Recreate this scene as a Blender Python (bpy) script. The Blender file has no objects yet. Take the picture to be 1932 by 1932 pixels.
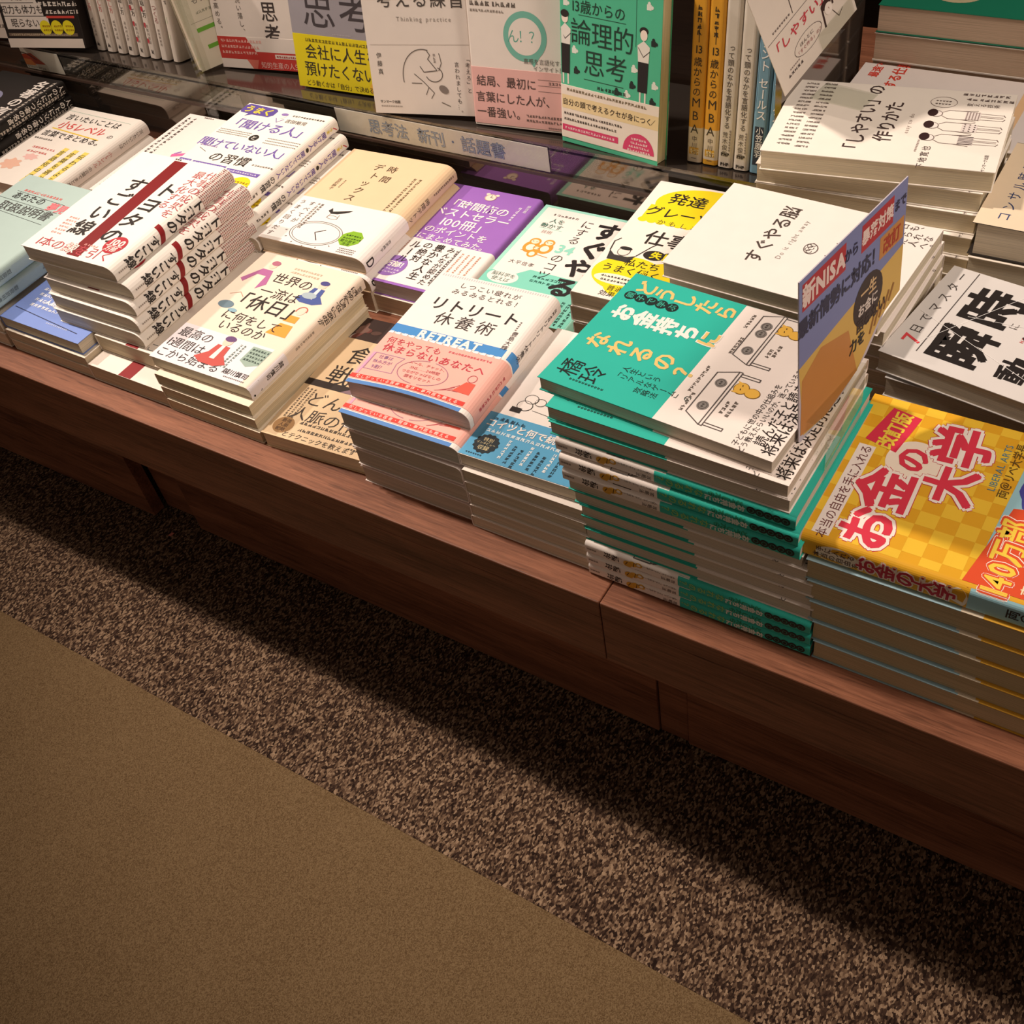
import bpy, math, random
from mathutils import Matrix, Vector
random.seed(7)
R = math.radians
SC = bpy.context.scene
COL = SC.collection
H0 = 0.320                      # height of the display table above the floor

# ------------------------------------------------------------------ camera
cd = bpy.data.cameras.new('camera')
cam = bpy.data.objects.new('camera', cd); COL.objects.link(cam)
cd.sensor_width = 36.0; cd.sensor_fit = 'HORIZONTAL'
cd.lens = 2069.77 / 1932 * 36.0
cd.clip_start = 0.02; cd.clip_end = 50
cx, cy, cz = ((0.84190242, 0.52150342, -0.13868849), (0.30934834, -0.677002, -0.66781128), (-0.44215825, 0.51932888, -0.73129584))
cam.matrix_world = Matrix(((cx[0], -cy[0], -cz[0], 0.0), (cx[1], -cy[1], -cz[1], -0.44488), (cx[2], -cy[2], -cz[2], 0.703256 + H0), (0, 0, 0, 1)))
SC.camera = cam
# ------------------------------------------------------------------ world, lamps, exposure
w = bpy.data.worlds.new('room_light'); SC.world = w; w.use_nodes = True
bg = w.node_tree.nodes['Background']
bg.inputs[0].default_value = (1.0, 0.74, 0.56, 1); bg.inputs[1].default_value = 0.155
def spot(name, loc, target, power, size, angle, blend, col):
    l = bpy.data.lights.new(name, 'SPOT'); l.energy = power; l.shadow_soft_size = size
    l.spot_size = R(angle); l.spot_blend = blend; l.color = col
    o = bpy.data.objects.new(name, l); COL.objects.link(o)
    o.location = Vector(loc) + Vector((0, 0, H0))
    o.rotation_euler = (Vector(target) - Vector(loc)).to_track_quat('-Z', 'Y').to_euler()
    return o
WARM = (1.0, 0.84, 0.715)
spot('track_spot_key', (-2.2, 0.135, 1.5), (-1.0, 0.26, 0.0), 100, 0.03, 46, 1.0, WARM)
spot('track_spot_overhead', (-1.40, 0.16, 1.80), (-0.45, 0.33, 0.0), 128, 0.05, 58, 1.0, WARM)
spot('track_spot_far_side', (0.95, 0.20, 1.70), (-0.35, 0.36, 0.0), 95, 0.22, 60, 1.0, WARM)
SC.view_settings.view_transform = 'Standard'
SC.view_settings.look = 'None'
SC.view_settings.exposure = 0.0
SC.view_settings.gamma = 1.0
SC.view_settings.use_curve_mapping = False
SC.cycles.max_bounces = 8
SC.cycles.transparent_max_bounces = 12

# ------------------------------------------------------------------ materials
def lin(c):
    c = c / 255.0
    return c / 12.92 if c <= 0.04045 else ((c + 0.055) / 1.055) ** 2.4
def rgb(h):
    return (lin(int(h[0:2], 16)), lin(int(h[2:4], 16)), lin(int(h[4:6], 16)), 1)
MATS = {}
def newmat(name):
    m = bpy.data.materials.new(name); m.use_nodes = True
    return m, m.node_tree.nodes, m.node_tree.links, m.node_tree.nodes['Principled BSDF']
def paper(h, rough=0.5, spec=0.35):
    """printed paper of one ink colour with a faint procedural mottling"""
    k = ('paper', h, rough)
    if k in MATS: return MATS[k]
    m, N, L, P = newmat('paper_' + h)
    c = rgb(h)
    tc = N.new('ShaderNodeTexCoord'); nz = N.new('ShaderNodeTexNoise'); mx = N.new('ShaderNodeMix'); mx.data_type = 'RGBA'
    nz.inputs['Scale'].default_value = 60; nz.inputs['Detail'].default_value = 2
    mx.inputs[6].default_value = c; mx.inputs[7].default_value = tuple(x * 0.94 for x in c[:3]) + (1,)
    L.new(tc.outputs['Object'], nz.inputs['Vector']); L.new(nz.outputs['Fac'], mx.inputs[0]); L.new(mx.outputs[2], P.inputs['Base Color'])
    P.inputs['Roughness'].default_value = rough; P.inputs['Specular IOR Level'].default_value = spec
    MATS[k] = m; return m
def pages(h='efe3cc'):
    k = ('pages', h)
    if k in MATS: return MATS[k]
    m, N, L, P = newmat('page_edges_' + h)
    tc = N.new('ShaderNodeTexCoord'); mp = N.new('ShaderNodeMapping'); nz = N.new('ShaderNodeTexNoise'); mx = N.new('ShaderNodeMix'); mx.data_type = 'RGBA'
    mp.inputs['Scale'].default_value = (14, 14, 1600)
    nz.inputs['Scale'].default_value = 1.0; nz.inputs['Detail'].default_value = 3
    c = rgb(h); mx.inputs[6].default_value = tuple(x * 0.72 for x in c[:3]) + (1,); mx.inputs[7].default_value = c
    mr = N.new('ShaderNodeMapRange'); mr.inputs[1].default_value = 0.3; mr.inputs[2].default_value = 0.62
    L.new(tc.outputs['Object'], mp.inputs['Vector']); L.new(mp.outputs[0], nz.inputs['Vector']); L.new(nz.outputs['Fac'], mr.inputs[0]); L.new(mr.outputs[0], mx.inputs[0])
    L.new(mx.outputs[2], P.inputs['Base Color']); P.inputs['Roughness'].default_value = 0.85; P.inputs['Specular IOR Level'].default_value = 0.1
    MATS[k] = m; return m
def clear_plastic():
    if 'clear' in MATS: return MATS['clear']
    m, N, L, P = newmat('clear_acrylic'); N.remove(P)
    tr = N.new('ShaderNodeBsdfTransparent'); tr.inputs[0].default_value = (0.93, 0.94, 0.92, 1)
    gl = N.new('ShaderNodeBsdfGlossy'); gl.inputs['Roughness'].default_value = 0.02
    fr = N.new('ShaderNodeFresnel'); fr.inputs[0].default_value = 1.45
    nz = N.new('ShaderNodeTexNoise'); nz.inputs['Scale'].default_value = 25
    bp = N.new('ShaderNodeBump'); bp.inputs['Strength'].default_value = 0.01
    mx = N.new('ShaderNodeMixShader'); out = N['Material Output']
    L.new(nz.outputs['Fac'], bp.inputs['Height'])
    ge = N.new('ShaderNodeNewGeometry'); iv = N.new('ShaderNodeMath'); iv.operation = 'SUBTRACT'; iv.inputs[0].default_value = 1.0
    mu = N.new('ShaderNodeMath'); mu.operation = 'MULTIPLY'
    L.new(ge.outputs['Backfacing'], iv.inputs[1]); L.new(iv.outputs[0], mu.inputs[0]); L.new(fr.outputs[0], mu.inputs[1])
    L.new(mu.outputs[0], mx.inputs[0]); L.new(tr.outputs[0], mx.inputs[1]); L.new(gl.outputs[0], mx.inputs[2]); L.new(mx.outputs[0], out.inputs[0])
    MATS['clear'] = m; return m
def smoked(name='smoked_gloss_panel', col=(0.20, 0.165, 0.14, 1), rough=0.07):
    if name in MATS: return MATS[name]
    m, N, L, P = newmat(name)
    nz = N.new('ShaderNodeTexNoise'); nz.inputs['Scale'].default_value = 6
    mr = N.new('ShaderNodeMapRange'); mr.inputs[3].default_value = rough * 0.7; mr.inputs[4].default_value = rough * 1.4
    L.new(nz.outputs['Fac'], mr.inputs[0]); L.new(mr.outputs[0], P.inputs['Roughness'])
    P.inputs['Base Color'].default_value = col; P.inputs['Metallic'].default_value = 0.85
    MATS[name] = m; return m
def wood(name, dark, light, axis=0):
    if name in MATS: return MATS[name]
    m, N, L, P = newmat(name)
    tc = N.new('ShaderNodeTexCoord')
    def noise(scale, s, det, rough=0.6):
        mp = N.new('ShaderNodeMapping'); mp.inputs['Scale'].default_value = scale
        nz = N.new('ShaderNodeTexNoise'); nz.inputs['Scale'].default_value = s; nz.inputs['Detail'].default_value = det; nz.inputs['Roughness'].default_value = rough
        L.new(tc.outputs['Object'], mp.inputs['Vector']); L.new(mp.outputs[0], nz.inputs['Vector']); return nz
    a = noise((1.2, 14, 14), 2.4, 6)            # broad boards and flames
    b = noise((9, 190, 190), 2.0, 4, 0.7)       # fine grain along X
    c = noise((26, 420, 420), 1.0, 2)           # short dark pores
    rp = N.new('ShaderNodeValToRGB'); rp.color_ramp.elements[0].position = 0.30; rp.color_ramp.elements[1].position = 0.72
    rp.color_ramp.elements[0].color = dark; rp.color_ramp.elements[1].color = light
    md = N.new('ShaderNodeMath'); md.operation = 'MULTIPLY_ADD'; md.inputs[1].default_value = 0.55
    m2 = N.new('ShaderNodeMath'); m2.operation = 'MULTIPLY'; m2.inputs[1].default_value = 0.45
    L.new(b.outputs['Fac'], m2.inputs[0]); L.new(a.outputs['Fac'], md.inputs[0]); L.new(m2.outputs[0], md.inputs[2]); L.new(md.outputs[0], rp.inputs[0])
    pr = N.new('ShaderNodeMapRange'); pr.inputs[1].default_value = 0.30; pr.inputs[2].default_value = 0.42; pr.inputs[3].default_value = 0.55; pr.inputs[4].default_value = 1.0
    L.new(c.outputs['Fac'], pr.inputs[0])
    mx = N.new('ShaderNodeMix'); mx.data_type = 'RGBA'; mx.blend_type = 'MULTIPLY'; mx.inputs[0].default_value = 0.8
    L.new(rp.outputs[0], mx.inputs[6]); L.new(pr.outputs[0], mx.inputs[7]); L.new(mx.outputs[2], P.inputs['Base Color'])
    bp = N.new('ShaderNodeBump'); bp.inputs['Strength'].default_value = 0.12; bp.inputs['Distance'].default_value = 0.0006
    L.new(b.outputs['Fac'], bp.inputs['Height']); L.new(bp.outputs[0], P.inputs['Normal'])
    P.inputs['Roughness'].default_value = 0.40; P.inputs['Specular IOR Level'].default_value = 0.3
    MATS[name] = m; return m
def carpet(name, stops, cell, streak, bump):
    m, N, L, P = newmat(name)
    tc = N.new('ShaderNodeTexCoord')
    mp = N.new('ShaderNodeMapping'); mp.inputs['Scale'].default_value = (1.0, streak, 1.0)
    vo = N.new('ShaderNodeTexVoronoi'); vo.inputs['Scale'].default_value = cell
    nz = N.new('ShaderNodeTexNoise'); nz.inputs['Scale'].default_value = cell * 0.28; nz.inputs['Detail'].default_value = 3
    n2 = N.new('ShaderNodeTexNoise'); n2.inputs['Scale'].default_value = 9; n2.inputs['Detail'].default_value = 3
    L.new(tc.outputs['Object'], mp.inputs['Vector'])
    for n in (vo, nz): L.new(mp.outputs[0], n.inputs['Vector'])
    L.new(tc.outputs['Object'], n2.inputs['Vector'])
    sp = N.new('ShaderNodeSeparateColor'); L.new(vo.outputs['Color'], sp.inputs[0])
    a = N.new('ShaderNodeMath'); a.operation = 'MULTIPLY_ADD'; a.inputs[1].default_value = 0.55
    b = N.new('ShaderNodeMath'); b.operation = 'MULTIPLY_ADD'; b.inputs[1].default_value = 0.35
    cc = N.new('ShaderNodeMath'); cc.operation = 'MULTIPLY'; cc.inputs[1].default_value = 0.15
    L.new(n2.outputs['Fac'], cc.inputs[0]); L.new(nz.outputs['Fac'], b.inputs[0]); L.new(cc.outputs[0], b.inputs[2])
    L.new(sp.outputs[0], a.inputs[0]); L.new(b.outputs[0], a.inputs[2])
    rp = N.new('ShaderNodeValToRGB'); cr = rp.color_ramp
    cr.elements[0].position = stops[0][0]; cr.elements[0].color = stops[0][1]
    cr.elements[1].position = stops[-1][0]; cr.elements[1].color = stops[-1][1]
    for p, c in stops[1:-1]:
        e = cr.elements.new(p); e.color = c
    L.new(a.outputs[0], rp.inputs[0]); L.new(rp.outputs[0], P.inputs['Base Color'])
    bp = N.new('ShaderNodeBump'); bp.inputs['Strength'].default_value = bump; bp.inputs['Distance'].default_value = 0.003
    L.new(a.outputs[0], bp.inputs['Height']); L.new(bp.outputs[0], P.inputs['Normal'])
    P.inputs['Roughness'].default_value = 0.95; P.inputs['Specular IOR Level'].default_value = 0.05
    return m

# ------------------------------------------------------------------ meshes and objects
class MB:
    """collects faces and links them as one mesh object"""
    def __init__(s): s.v = []; s.f = []; s.mi = []; s.m = []
    def slot(s, m):
        if m not in s.m: s.m.append(m)
        return s.m.index(m)
    def add(s, vs, fs, m):
        o = len(s.v); s.v += [tuple(v) for v in vs]; k = s.slot(m)
        for f in fs: s.f.append([i + o for i in f]); s.mi.append(k)
    def box(s, x0, x1, y0, y1, z0, z1, m):
        s.add([(x, y, z) for z in (z0, z1) for y in (y0, y1) for x in (x0, x1)],
              [(0, 2, 3, 1), (4, 5, 7, 6), (0, 1, 5, 4), (2, 6, 7, 3), (0, 4, 6, 2), (1, 3, 7, 5)], m)
    def build(s, name, parent=None, smooth=False):
        me = bpy.data.meshes.new(name); me.from_pydata(s.v, [], s.f)
        for m in s.m: me.materials.append(m)
        me.polygons.foreach_set('material_index', s.mi)
        if smooth: me.polygons.foreach_set('use_smooth', [True] * len(s.f))
        me.update(); me.validate()
        return link(name, me, parent)
def link(name, me, parent=None):
    o = bpy.data.objects.new(name, me); COL.objects.link(o)
    if parent is not None: o.parent = parent
    return o
def tag(o, label, cat, group=None):
    o['label'] = label; o['category'] = cat
    if group: o['group'] = group
    return o
def thing(name, loc=(0, 0, 0), label=None, cat=None, group=None):
    o = bpy.data.objects.new(name, None); COL.objects.link(o); o.location = loc; o.empty_display_size = 0.02
    if label: tag(o, label, cat, group)
    return o
def structure(o): o['kind'] = 'structure'; return o

# ------------------------------------------------------------------ lettering
_fc = bpy.data.curves.new('lettering', 'FONT'); _fo = bpy.data.objects.new('lettering', _fc); COL.objects.link(_fo)
_fc.size = 1; _fc.resolution_u = 2
GL = {}
def glyph(ch, b=0.0):
    k = (ch, b)
    if k not in GL:
        _fc.body = ch; _fc.offset = b
        dg = bpy.context.evaluated_depsgraph_get(); dg.update()
        me = bpy.data.meshes.new_from_object(_fo.evaluated_get(dg))
        vs = [(v.co.x, v.co.y) for v in me.vertices]; fs = [tuple(p.vertices) for p in me.polygons]
        bpy.data.meshes.remove(me)
        wide = ord(ch) > 0x2000
        adv = 1.0 if wide else ((max(x for x, y in vs) + 0.07) if vs else 0.3)
        GL[k] = (vs, fs, adv)
    return GL[k]
class Print:
    """printing on one surface: fn maps (u, v, layer) in millimetres to a point of the part; faces go into the part's own mesh"""
    def __init__(s, mb, fn): s.mb = mb; s.fn = fn; s.n = 0
    def put(s, pts, fs, col, L):
        s.n += 1; e = L + 0.02 * (s.n % 8) + 0.0012 * min(s.n, 600)     # no two inks share one plane
        s.mb.add([s.fn(u, v, e) for u, v in pts], fs, paper(col))
    def t(s, txt, u, v, size, col='2b2422', vert=False, b=0.0, rot=0.0, sx=1.0, sp=1.0, al='c', L=3, skew=0.0):
        ca, sa = math.cos(R(rot)), math.sin(R(rot))
        items = []
        if vert:
            y = 0.0
            for ch in txt:
                items.append((ch, 0.0, y - 0.5 * sp)); y -= sp if ch not in ' ' else sp * 0.5
        else:
            tot = sum(glyph(c, b)[2] * sp if c != ' ' else 0.4 * sp for c in txt); x = -tot / 2 if al == 'c' else 0.0
            for ch in txt:
                a = glyph(ch, b)[2] * sp if ch != ' ' else 0.4 * sp
                items.append((ch, x + a / 2, 0.0)); x += a
        for ch, ox, oy in items:
            if ch == ' ': continue
            vs, fs, adv = glyph(ch, b if b <= 0.012 else 0.008); hw = adv / 2
            d = b - 0.008
            for qx, qy in ([(0, 0)] if b <= 0.012 else [(-d, -d), (d, d), (-d, d), (d, -d)] + ([(0, 1.3 * d), (0, -1.3 * d), (1.3 * d, 0), (-1.3 * d, 0)] if d > 0.035 else [])):
              out = []
              for x, y in vs:
                x, y = x + qx, y + qy
                px, py = x - hw, y - 0.37
                if vert:
                    if ch in 'ー―—「」()（）『』…～': px, py = py, -px
                    elif ch in '、。': px, py = px + 0.6, py + 0.6
                    elif ch in 'っゃゅょッャュョ': px, py = px + 0.1, py + 0.1
                px += skew * py
                px = (px + ox) * size * sx; py = (py + oy) * size
                out.append((u + px * ca - py * sa, v + px * sa + py * ca))
              s.put(out, fs, col, L)
    lim = None; fine = False
    def rect(s, u0, v0, u1, v1, col, L=1, n=1):
        if s.lim: u0, u1 = (min(max(x, s.lim[0]), s.lim[1]) for x in (u0, u1))
        if s.fine and abs(u1 - u0) > 20: n = 32
        for i in range(n):
            a = u0 + (u1 - u0) * i / n; c = u0 + (u1 - u0) * (i + 1) / n
            s.put([(a, v0), (c, v0), (c, v1), (a, v1)], [(0, 1, 2, 3)], col, L)
    def poly(s, pts, col, L=1):
        if s.lim: pts = [(min(max(x, s.lim[0]), s.lim[1]), y) for x, y in pts]
        s.put(pts, [tuple(range(len(pts)))], col, L)
    def strip(s, a0, v0, a1, v1, col, L=1, n=10, slant=0.0):
        for k in range(n):
            p, q = a0 + (a1 - a0) * k / n, a0 + (a1 - a0) * (k + 1) / n; d, e = slant * k / n, slant * (k + 1) / n
            s.put([(p, v0 + d), (q, v0 + e), (q, v1 + e), (p, v1 + d)], [(0, 1, 2, 3)], col, L)
    def ell(s, u, v, ru, rv, col, L=1, rot=0, n=24, wob=0.0, k=7):
        p = []
        for i in range(n):
            a = 2 * math.pi * i / n; q = 1 + wob * math.cos(k * a)
            x, y = ru * q * math.cos(a), rv * q * math.sin(a)
            p.append((u + x * math.cos(R(rot)) - y * math.sin(R(rot)), v + x * math.sin(R(rot)) + y * math.cos(R(rot))))
        s.poly(p, col, L)
    def line(s, pts, wd, col, L=2, closed=False):
        if closed: pts = list(pts) + [pts[0]]
        for (a, b), (c, d) in zip(pts, pts[1:]):
            l = math.hypot(c - a, d - b) or 1e-6; ex, ey = (c - a) / l * wd * 0.3, (d - b) / l * wd * 0.3; nx, ny = -(d - b) / l * wd / 2, (c - a) / l * wd / 2
            s.put([(a - ex + nx, b - ey + ny), (a - ex - nx, b - ey - ny), (c + ex - nx, d + ey - ny), (c + ex + nx, d + ey + ny)], [(0, 1, 2, 3)], col, L)
    def arc(s, u, v, ru, rv, a0, a1, wd, col, L=2, n=20, rot=0):
        p = []
        for i in range(n + 1):
            a = R(a0 + (a1 - a0) * i / n); x, y = ru * math.cos(a), rv * math.sin(a)
            p.append((u + x * math.cos(R(rot)) - y * math.sin(R(rot)), v + x * math.sin(R(rot)) + y * math.cos(R(rot))))
        s.line(p, wd, col, L)
    def mark(s, u, v, n, size, col='6b5f58', vert=False, L=3, gap=1.12, rot=0, al='l'):
        """n illegibly small characters, as little clusters of strokes"""
        ca, sa = math.cos(R(rot)), math.sin(R(rot)); o = 0.0 if (al == 'l' or vert) else -n * size * gap / 2
        for i in range(n):
            cu, cv = (0, -(i + .5) * size * gap) if vert else (o + (i + .5) * size * gap, 0)
            q = size * 0.42; k = size * 0.09; jx, jy = random.uniform(-.25, .25) * q, random.uniform(-.3, .3) * q
            kinds = [(-q, q * .6, q, q * .6), (-q * .8, 0, q * .8, jy * .4), (-q, -q * .7, q, -q * .7), (jx, -q, jx, q), (-q * .6, q, -q * .8, -q), (q * .7, q * .9, q * .5, -q), (-q * .2, q * .2, -q * .9, -q), (q * .1, q * .1, q, -q)]
            for (a, b, c, d) in random.sample(kinds, random.randint(3, 5)) if size > 2.6 else ((-q, q * .55 + jy * .3, q, q * .55 + jy * .3), (-q * .8, -q * .5, q * .9, -q * .5 + jy * .4), (jx, -q, jx, q), (-q, -q * .2, -q * .55, q * .3)):
                l = math.hypot(c - a, d - b); nx, ny = -(d - b) / l * k, (c - a) / l * k
                pts = [(a + nx, b + ny), (a - nx, b - ny), (c - nx, d - ny), (c + nx, d + ny)]
                s.put([(u + (x + cu) * ca - (y + cv) * sa, v + (x + cu) * sa + (y + cv) * ca) for x, y in pts], [(0, 1, 2, 3)], col, L)

# ------------------------------------------------------------------ books
class Spec: pass
def profile(w, t, d, r, rt, nx):
    """cross-section of a cover, fore-edge bottom -> spine -> fore-edge top, inset by d (spine at +x); r, rt = (x, z) radii of the lower and upper spine corner"""
    p = [(0.0, d)]
    rx, rz = max(r[0] - d, 1e-4), max(r[1] - d, 1e-4); ux, uz = max(rt[0] - d, 1e-4), max(rt[1] - d, 1e-4)
    for i in range(5):
        a = R(-90 + 90 * i / 4); p.append((w - d - rx + rx * math.cos(a), d + rz + rz * math.sin(a)))
    for i in range(7):
        a = R(90 * i / 6); p.append((w - d - ux + ux * math.cos(a), t - d - uz + uz * math.sin(a)))
    xe = w - d - ux
    for i in range(1, nx + 1): p.append((xe * (1 - i / nx), t - d))
    return p
EPS = 0.00007
class Book:
    """one kind of book: built at its first use, then copied part by part"""
    def __init__(s, w, h, t, side='R', cover='f3ece4', page='efe3cc', r=(.0015, .0015), rt=(.002, .002), bands=(), draw=None, spine=None, obi=None, obi_draw=None, obi_spine=None, bend=None, nx=1, name='paperback_book', spine_bands=(), hard=False):
        s.__dict__.update(locals()); s.w, s.h, s.t = w / 1000, h / 1000, t / 1000; s.root = None; del s.__dict__['s']
        if bend and nx == 1: s.nx = 32
    def top(s, u):              # height of the front cover at u (metres, spine at +x)
        ux, uz = s.rt; x0 = s.w - ux
        if u <= x0: return s.t
        q = min((u - x0) / ux, 1.0); return s.t - uz + uz * math.sqrt(max(0, 1 - q * q))
    def xf(s, x, y, z):
        if s.bend and z > s.t * 0.45: z += s.bend(x, y) * min(1.0, (z - s.t * 0.45) / (s.t * 0.5))
        return (x if s.side == 'R' else s.w - x, y, z)
    def sheet(s, mb, y0, y1, off, matf, ny):
        d = 0.0006
        po = profile(s.w, s.t, -off, s.r, s.rt, s.nx); pi = profile(s.w, s.t, d - off, s.r, s.rt, s.nx); n = len(po)
        ys = sorted(set([y0, y1] + [b for b in ny if y0 < b < y1])); fl = s.side == 'L'
        vs = []
        for y in ys:
            vs += [s.xf(x, y, z) for x, z in po]
        k = len(vs)
        for y in ys: vs += [s.xf(x, y, z) for x, z in pi]
        by = {}
        def F(f, m): by.setdefault(m, []).append(f[::-1] if fl else f)
        for j in range(len(ys) - 1):
            m = matf((ys[j] + ys[j + 1]) / 2)
            for i in range(n - 1):
                a = j * n + i
                F((a, a + n, a + n + 1, a + 1), m); F((k + a, k + a + 1, k + a + n + 1, k + a + n), m)
            for e in (0, n - 1):
                a = j * n + e; F((a, k + a, k + a + n, a + n), m)
        for j in (0, len(ys) - 1):
            m = matf((ys[0] + ys[1]) / 2 if j == 0 else (ys[-1] + ys[-2]) / 2)
            for i in range(n - 1):
                a = j * n + i; F((a, a + 1, k + a + 1, k + a), m)
        for m, fs in by.items(): mb.add(vs, fs, m)
    def front(s, off):
        def fn(u, v, L):
            u, v = u / 1000, v / 1000; x = u if s.side == 'R' else s.w - u
            return s.xf(x, v, s.top(x) + off + EPS * L)
        return fn
    def spinefn(s, off):
        def fn(a, v, L):        # a runs across the spine as read from outside, v along it
            a, v = a / 1000, v / 1000; z = s.t - a if s.side == 'R' else a
            rz, uz = s.r[1], s.rt[1]; x = s.w
            if z > s.t - uz: q = (z - s.t + uz) / uz; x = s.w - s.rt[0] + s.rt[0] * math.sqrt(max(0, 1 - q * q))
            elif z < rz: q = (rz - z) / rz; x = s.w - s.r[0] + s.r[0] * math.sqrt(max(0, 1 - q * q))
            return s.xf(x + off + EPS * L, v, z)
        return fn
    def make(s):
        root = thing(s.name)
        mb = MB(); d = 0.0008
        pi = profile(s.w, s.t, d, s.r, s.rt, s.nx); pi = [(max(x, 0.0012), z) for x, z in pi]; n = len(pi)
        y0, y1 = (0.001, s.h - 0.001) if not s.hard else (0.004, s.h - 0.004)
        vs = [((x if s.side == 'R' else s.w - x), y, z) for y in (y0, y1) for x, z in pi]
        fs = [tuple(range(n)), tuple(range(2 * n - 1, n - 1, -1))] + [(i, n + i, n + (i + 1) % n, (i + 1) % n) for i in range(n)]
        mb.add(vs, fs, pages(s.page)); mb.build('page_block', root)
        mb = MB(); bands = sorted((a / 1000, c) for a, c in s.bands)
        def matf(y):
            c = s.cover
            for a, cc in bands:
                if y > a: c = cc
            return paper(c)
        ny = [a for a, c in bands] + ([s.h * i / 40 for i in range(1, 40)] if s.bend else [])
        s.sheet(mb, 0.0, s.h, 0.0, matf, ny)
        ux = s.rt[0] * 1000; lim = (0.0, s.w * 1000 - ux) if s.side == 'R' else (ux, s.w * 1000)
        def pr(fn): q = Print(mb, fn); q.lim = lim; q.fine = bool(s.bend); return q
        if s.draw: s.draw(pr(s.front(0.0)))
        if s.spine: s.spine(Print(mb, s.spinefn(0.0)))
        mb.build('dust_jacket', root)
        if s.obi:
            mb = MB(); a, c, col = s.obi; o = 0.0004
            s.sheet(mb, a / 1000, c / 1000, o, lambda y: paper(col), [s.h * i / 40 for i in range(1, 40)] if s.bend else [])
            if s.obi_draw: s.obi_draw(pr(s.front(o)))
            if s.obi_spine: s.obi_spine(Print(mb, s.spinefn(o)))
            mb.build('belly_band', root)
        s.root = root; return root
    def put(s, M, label, group=None):
        if s.root is None: o = s.make()
        else:
            o = s.root.copy(); COL.objects.link(o)
            for ch in list(s.root.children):
                c = ch.copy(); COL.objects.link(c); c.parent = o
        if 'group' in o: del o['group']
        tag(o, label, 'book', group); o.matrix_world = M
        return o
    def lay(s, x, y, z, orient, delta, label, group=None, tilt=None):
        """front cover up; (x, y) is the corner nearest the table edge and the shop's far end; orient turns the head of the cover"""
        a = R(orient + delta); q = {0: (0, 0), 90: (0, s.h), -90: (s.w, 0), 180: (s.w, s.h)}[orient]
        bx, by = x - (math.cos(a) * q[0] - math.sin(a) * q[1]), y - (math.sin(a) * q[0] + math.cos(a) * q[1])
        M = Matrix.Translation((bx, by, z + H0)) @ Matrix.Rotation(a, 4, 'Z')
        if tilt: M = M @ tilt
        return s.put(M, label, group)
    def stand(s, x, y, z, yaw, lean, label, group=None):
        """upright, front cover to the aisle; (x, y) is its lower corner"""
        M = Matrix.Translation((x, y, z + H0)) @ Matrix.Rotation(R(yaw), 4, 'Z') @ Matrix.Rotation(R(90 - lean), 4, 'X')
        return s.put(M, label, group)
    def spineout(s, x, y, z, yaw, lean, roll, label, group=None):
        """upright with the spine to the aisle; (x, y) is the middle of the foot of the spine"""
        B = Matrix(((0, 0, -1, 0), (-1, 0, 0, 0), (0, 1, 0, 0), (0, 0, 0, 1))) if s.side == 'R' else Matrix(((0, 0, 1, 0), (1, 0, 0, 0), (0, 1, 0, 0), (0, 0, 0, 1)))
        M = Matrix.Translation((x, y, z + H0)) @ Matrix.Rotation(R(yaw), 4, 'Z') @ Matrix.Rotation(R(roll), 4, 'Y') @ Matrix.Rotation(R(-lean), 4, 'X') @ B
        M = M @ Matrix.Translation((-s.w if s.side == 'R' else 0, 0, -s.t / 2))
        return s.put(M, label, group)
ORD = ['topmost', 'second', 'third', 'fourth', 'fifth', 'sixth', 'seventh', 'eighth', 'ninth', 'tenth', 'eleventh', 'twelfth', 'thirteenth', 'fourteenth']
def nth(i, desc, stack):
    return f'{desc}, topmost of {stack}' if i == 0 else f'{desc}, {ORD[i]} from the top of {stack}'

# ------------------------------------------------------------------ the setting: floor, walls
LIGHT = [(0.25, (0.095, 0.057, 0.027, 1)), (0.50, (0.150, 0.095, 0.047, 1)), (0.75, (0.195, 0.130, 0.068, 1))]
DARK = [(0.25, (0.016, 0.009, 0.007, 1)), (0.46, (0.046, 0.026, 0.018, 1)), (0.62, (0.125, 0.076, 0.047, 1)), (0.80, (0.29, 0.195, 0.125, 1))]
mb = MB(); mb.box(-4.0, 2.5, -3.0, 1.6, -0.02, 0.0, carpet('light_brown_carpet', LIGHT, 1300, 0.75, 0.5)); structure(mb.build('floor'))
mb = MB(); mb.box(-4.0, 2.5, -0.142, 0.30, 0.0, 0.0005, carpet('dark_mottled_carpet', DARK, 600, 0.55, 0.9))
structure(mb.build('floor_border'))
WD = wood('dark_walnut_laminate', (0.052, 0.015, 0.007, 1), (0.37, 0.150, 0.082, 1))
WB = wood('black_brown_laminate', (0.012, 0.007, 0.005, 1), (0.035, 0.020, 0.014, 1))
mb = MB(); mb.box(-4.0, 2.5, 1.6, 1.66, 0, 2.6, WB); structure(mb.build('wall_back'))

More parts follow.
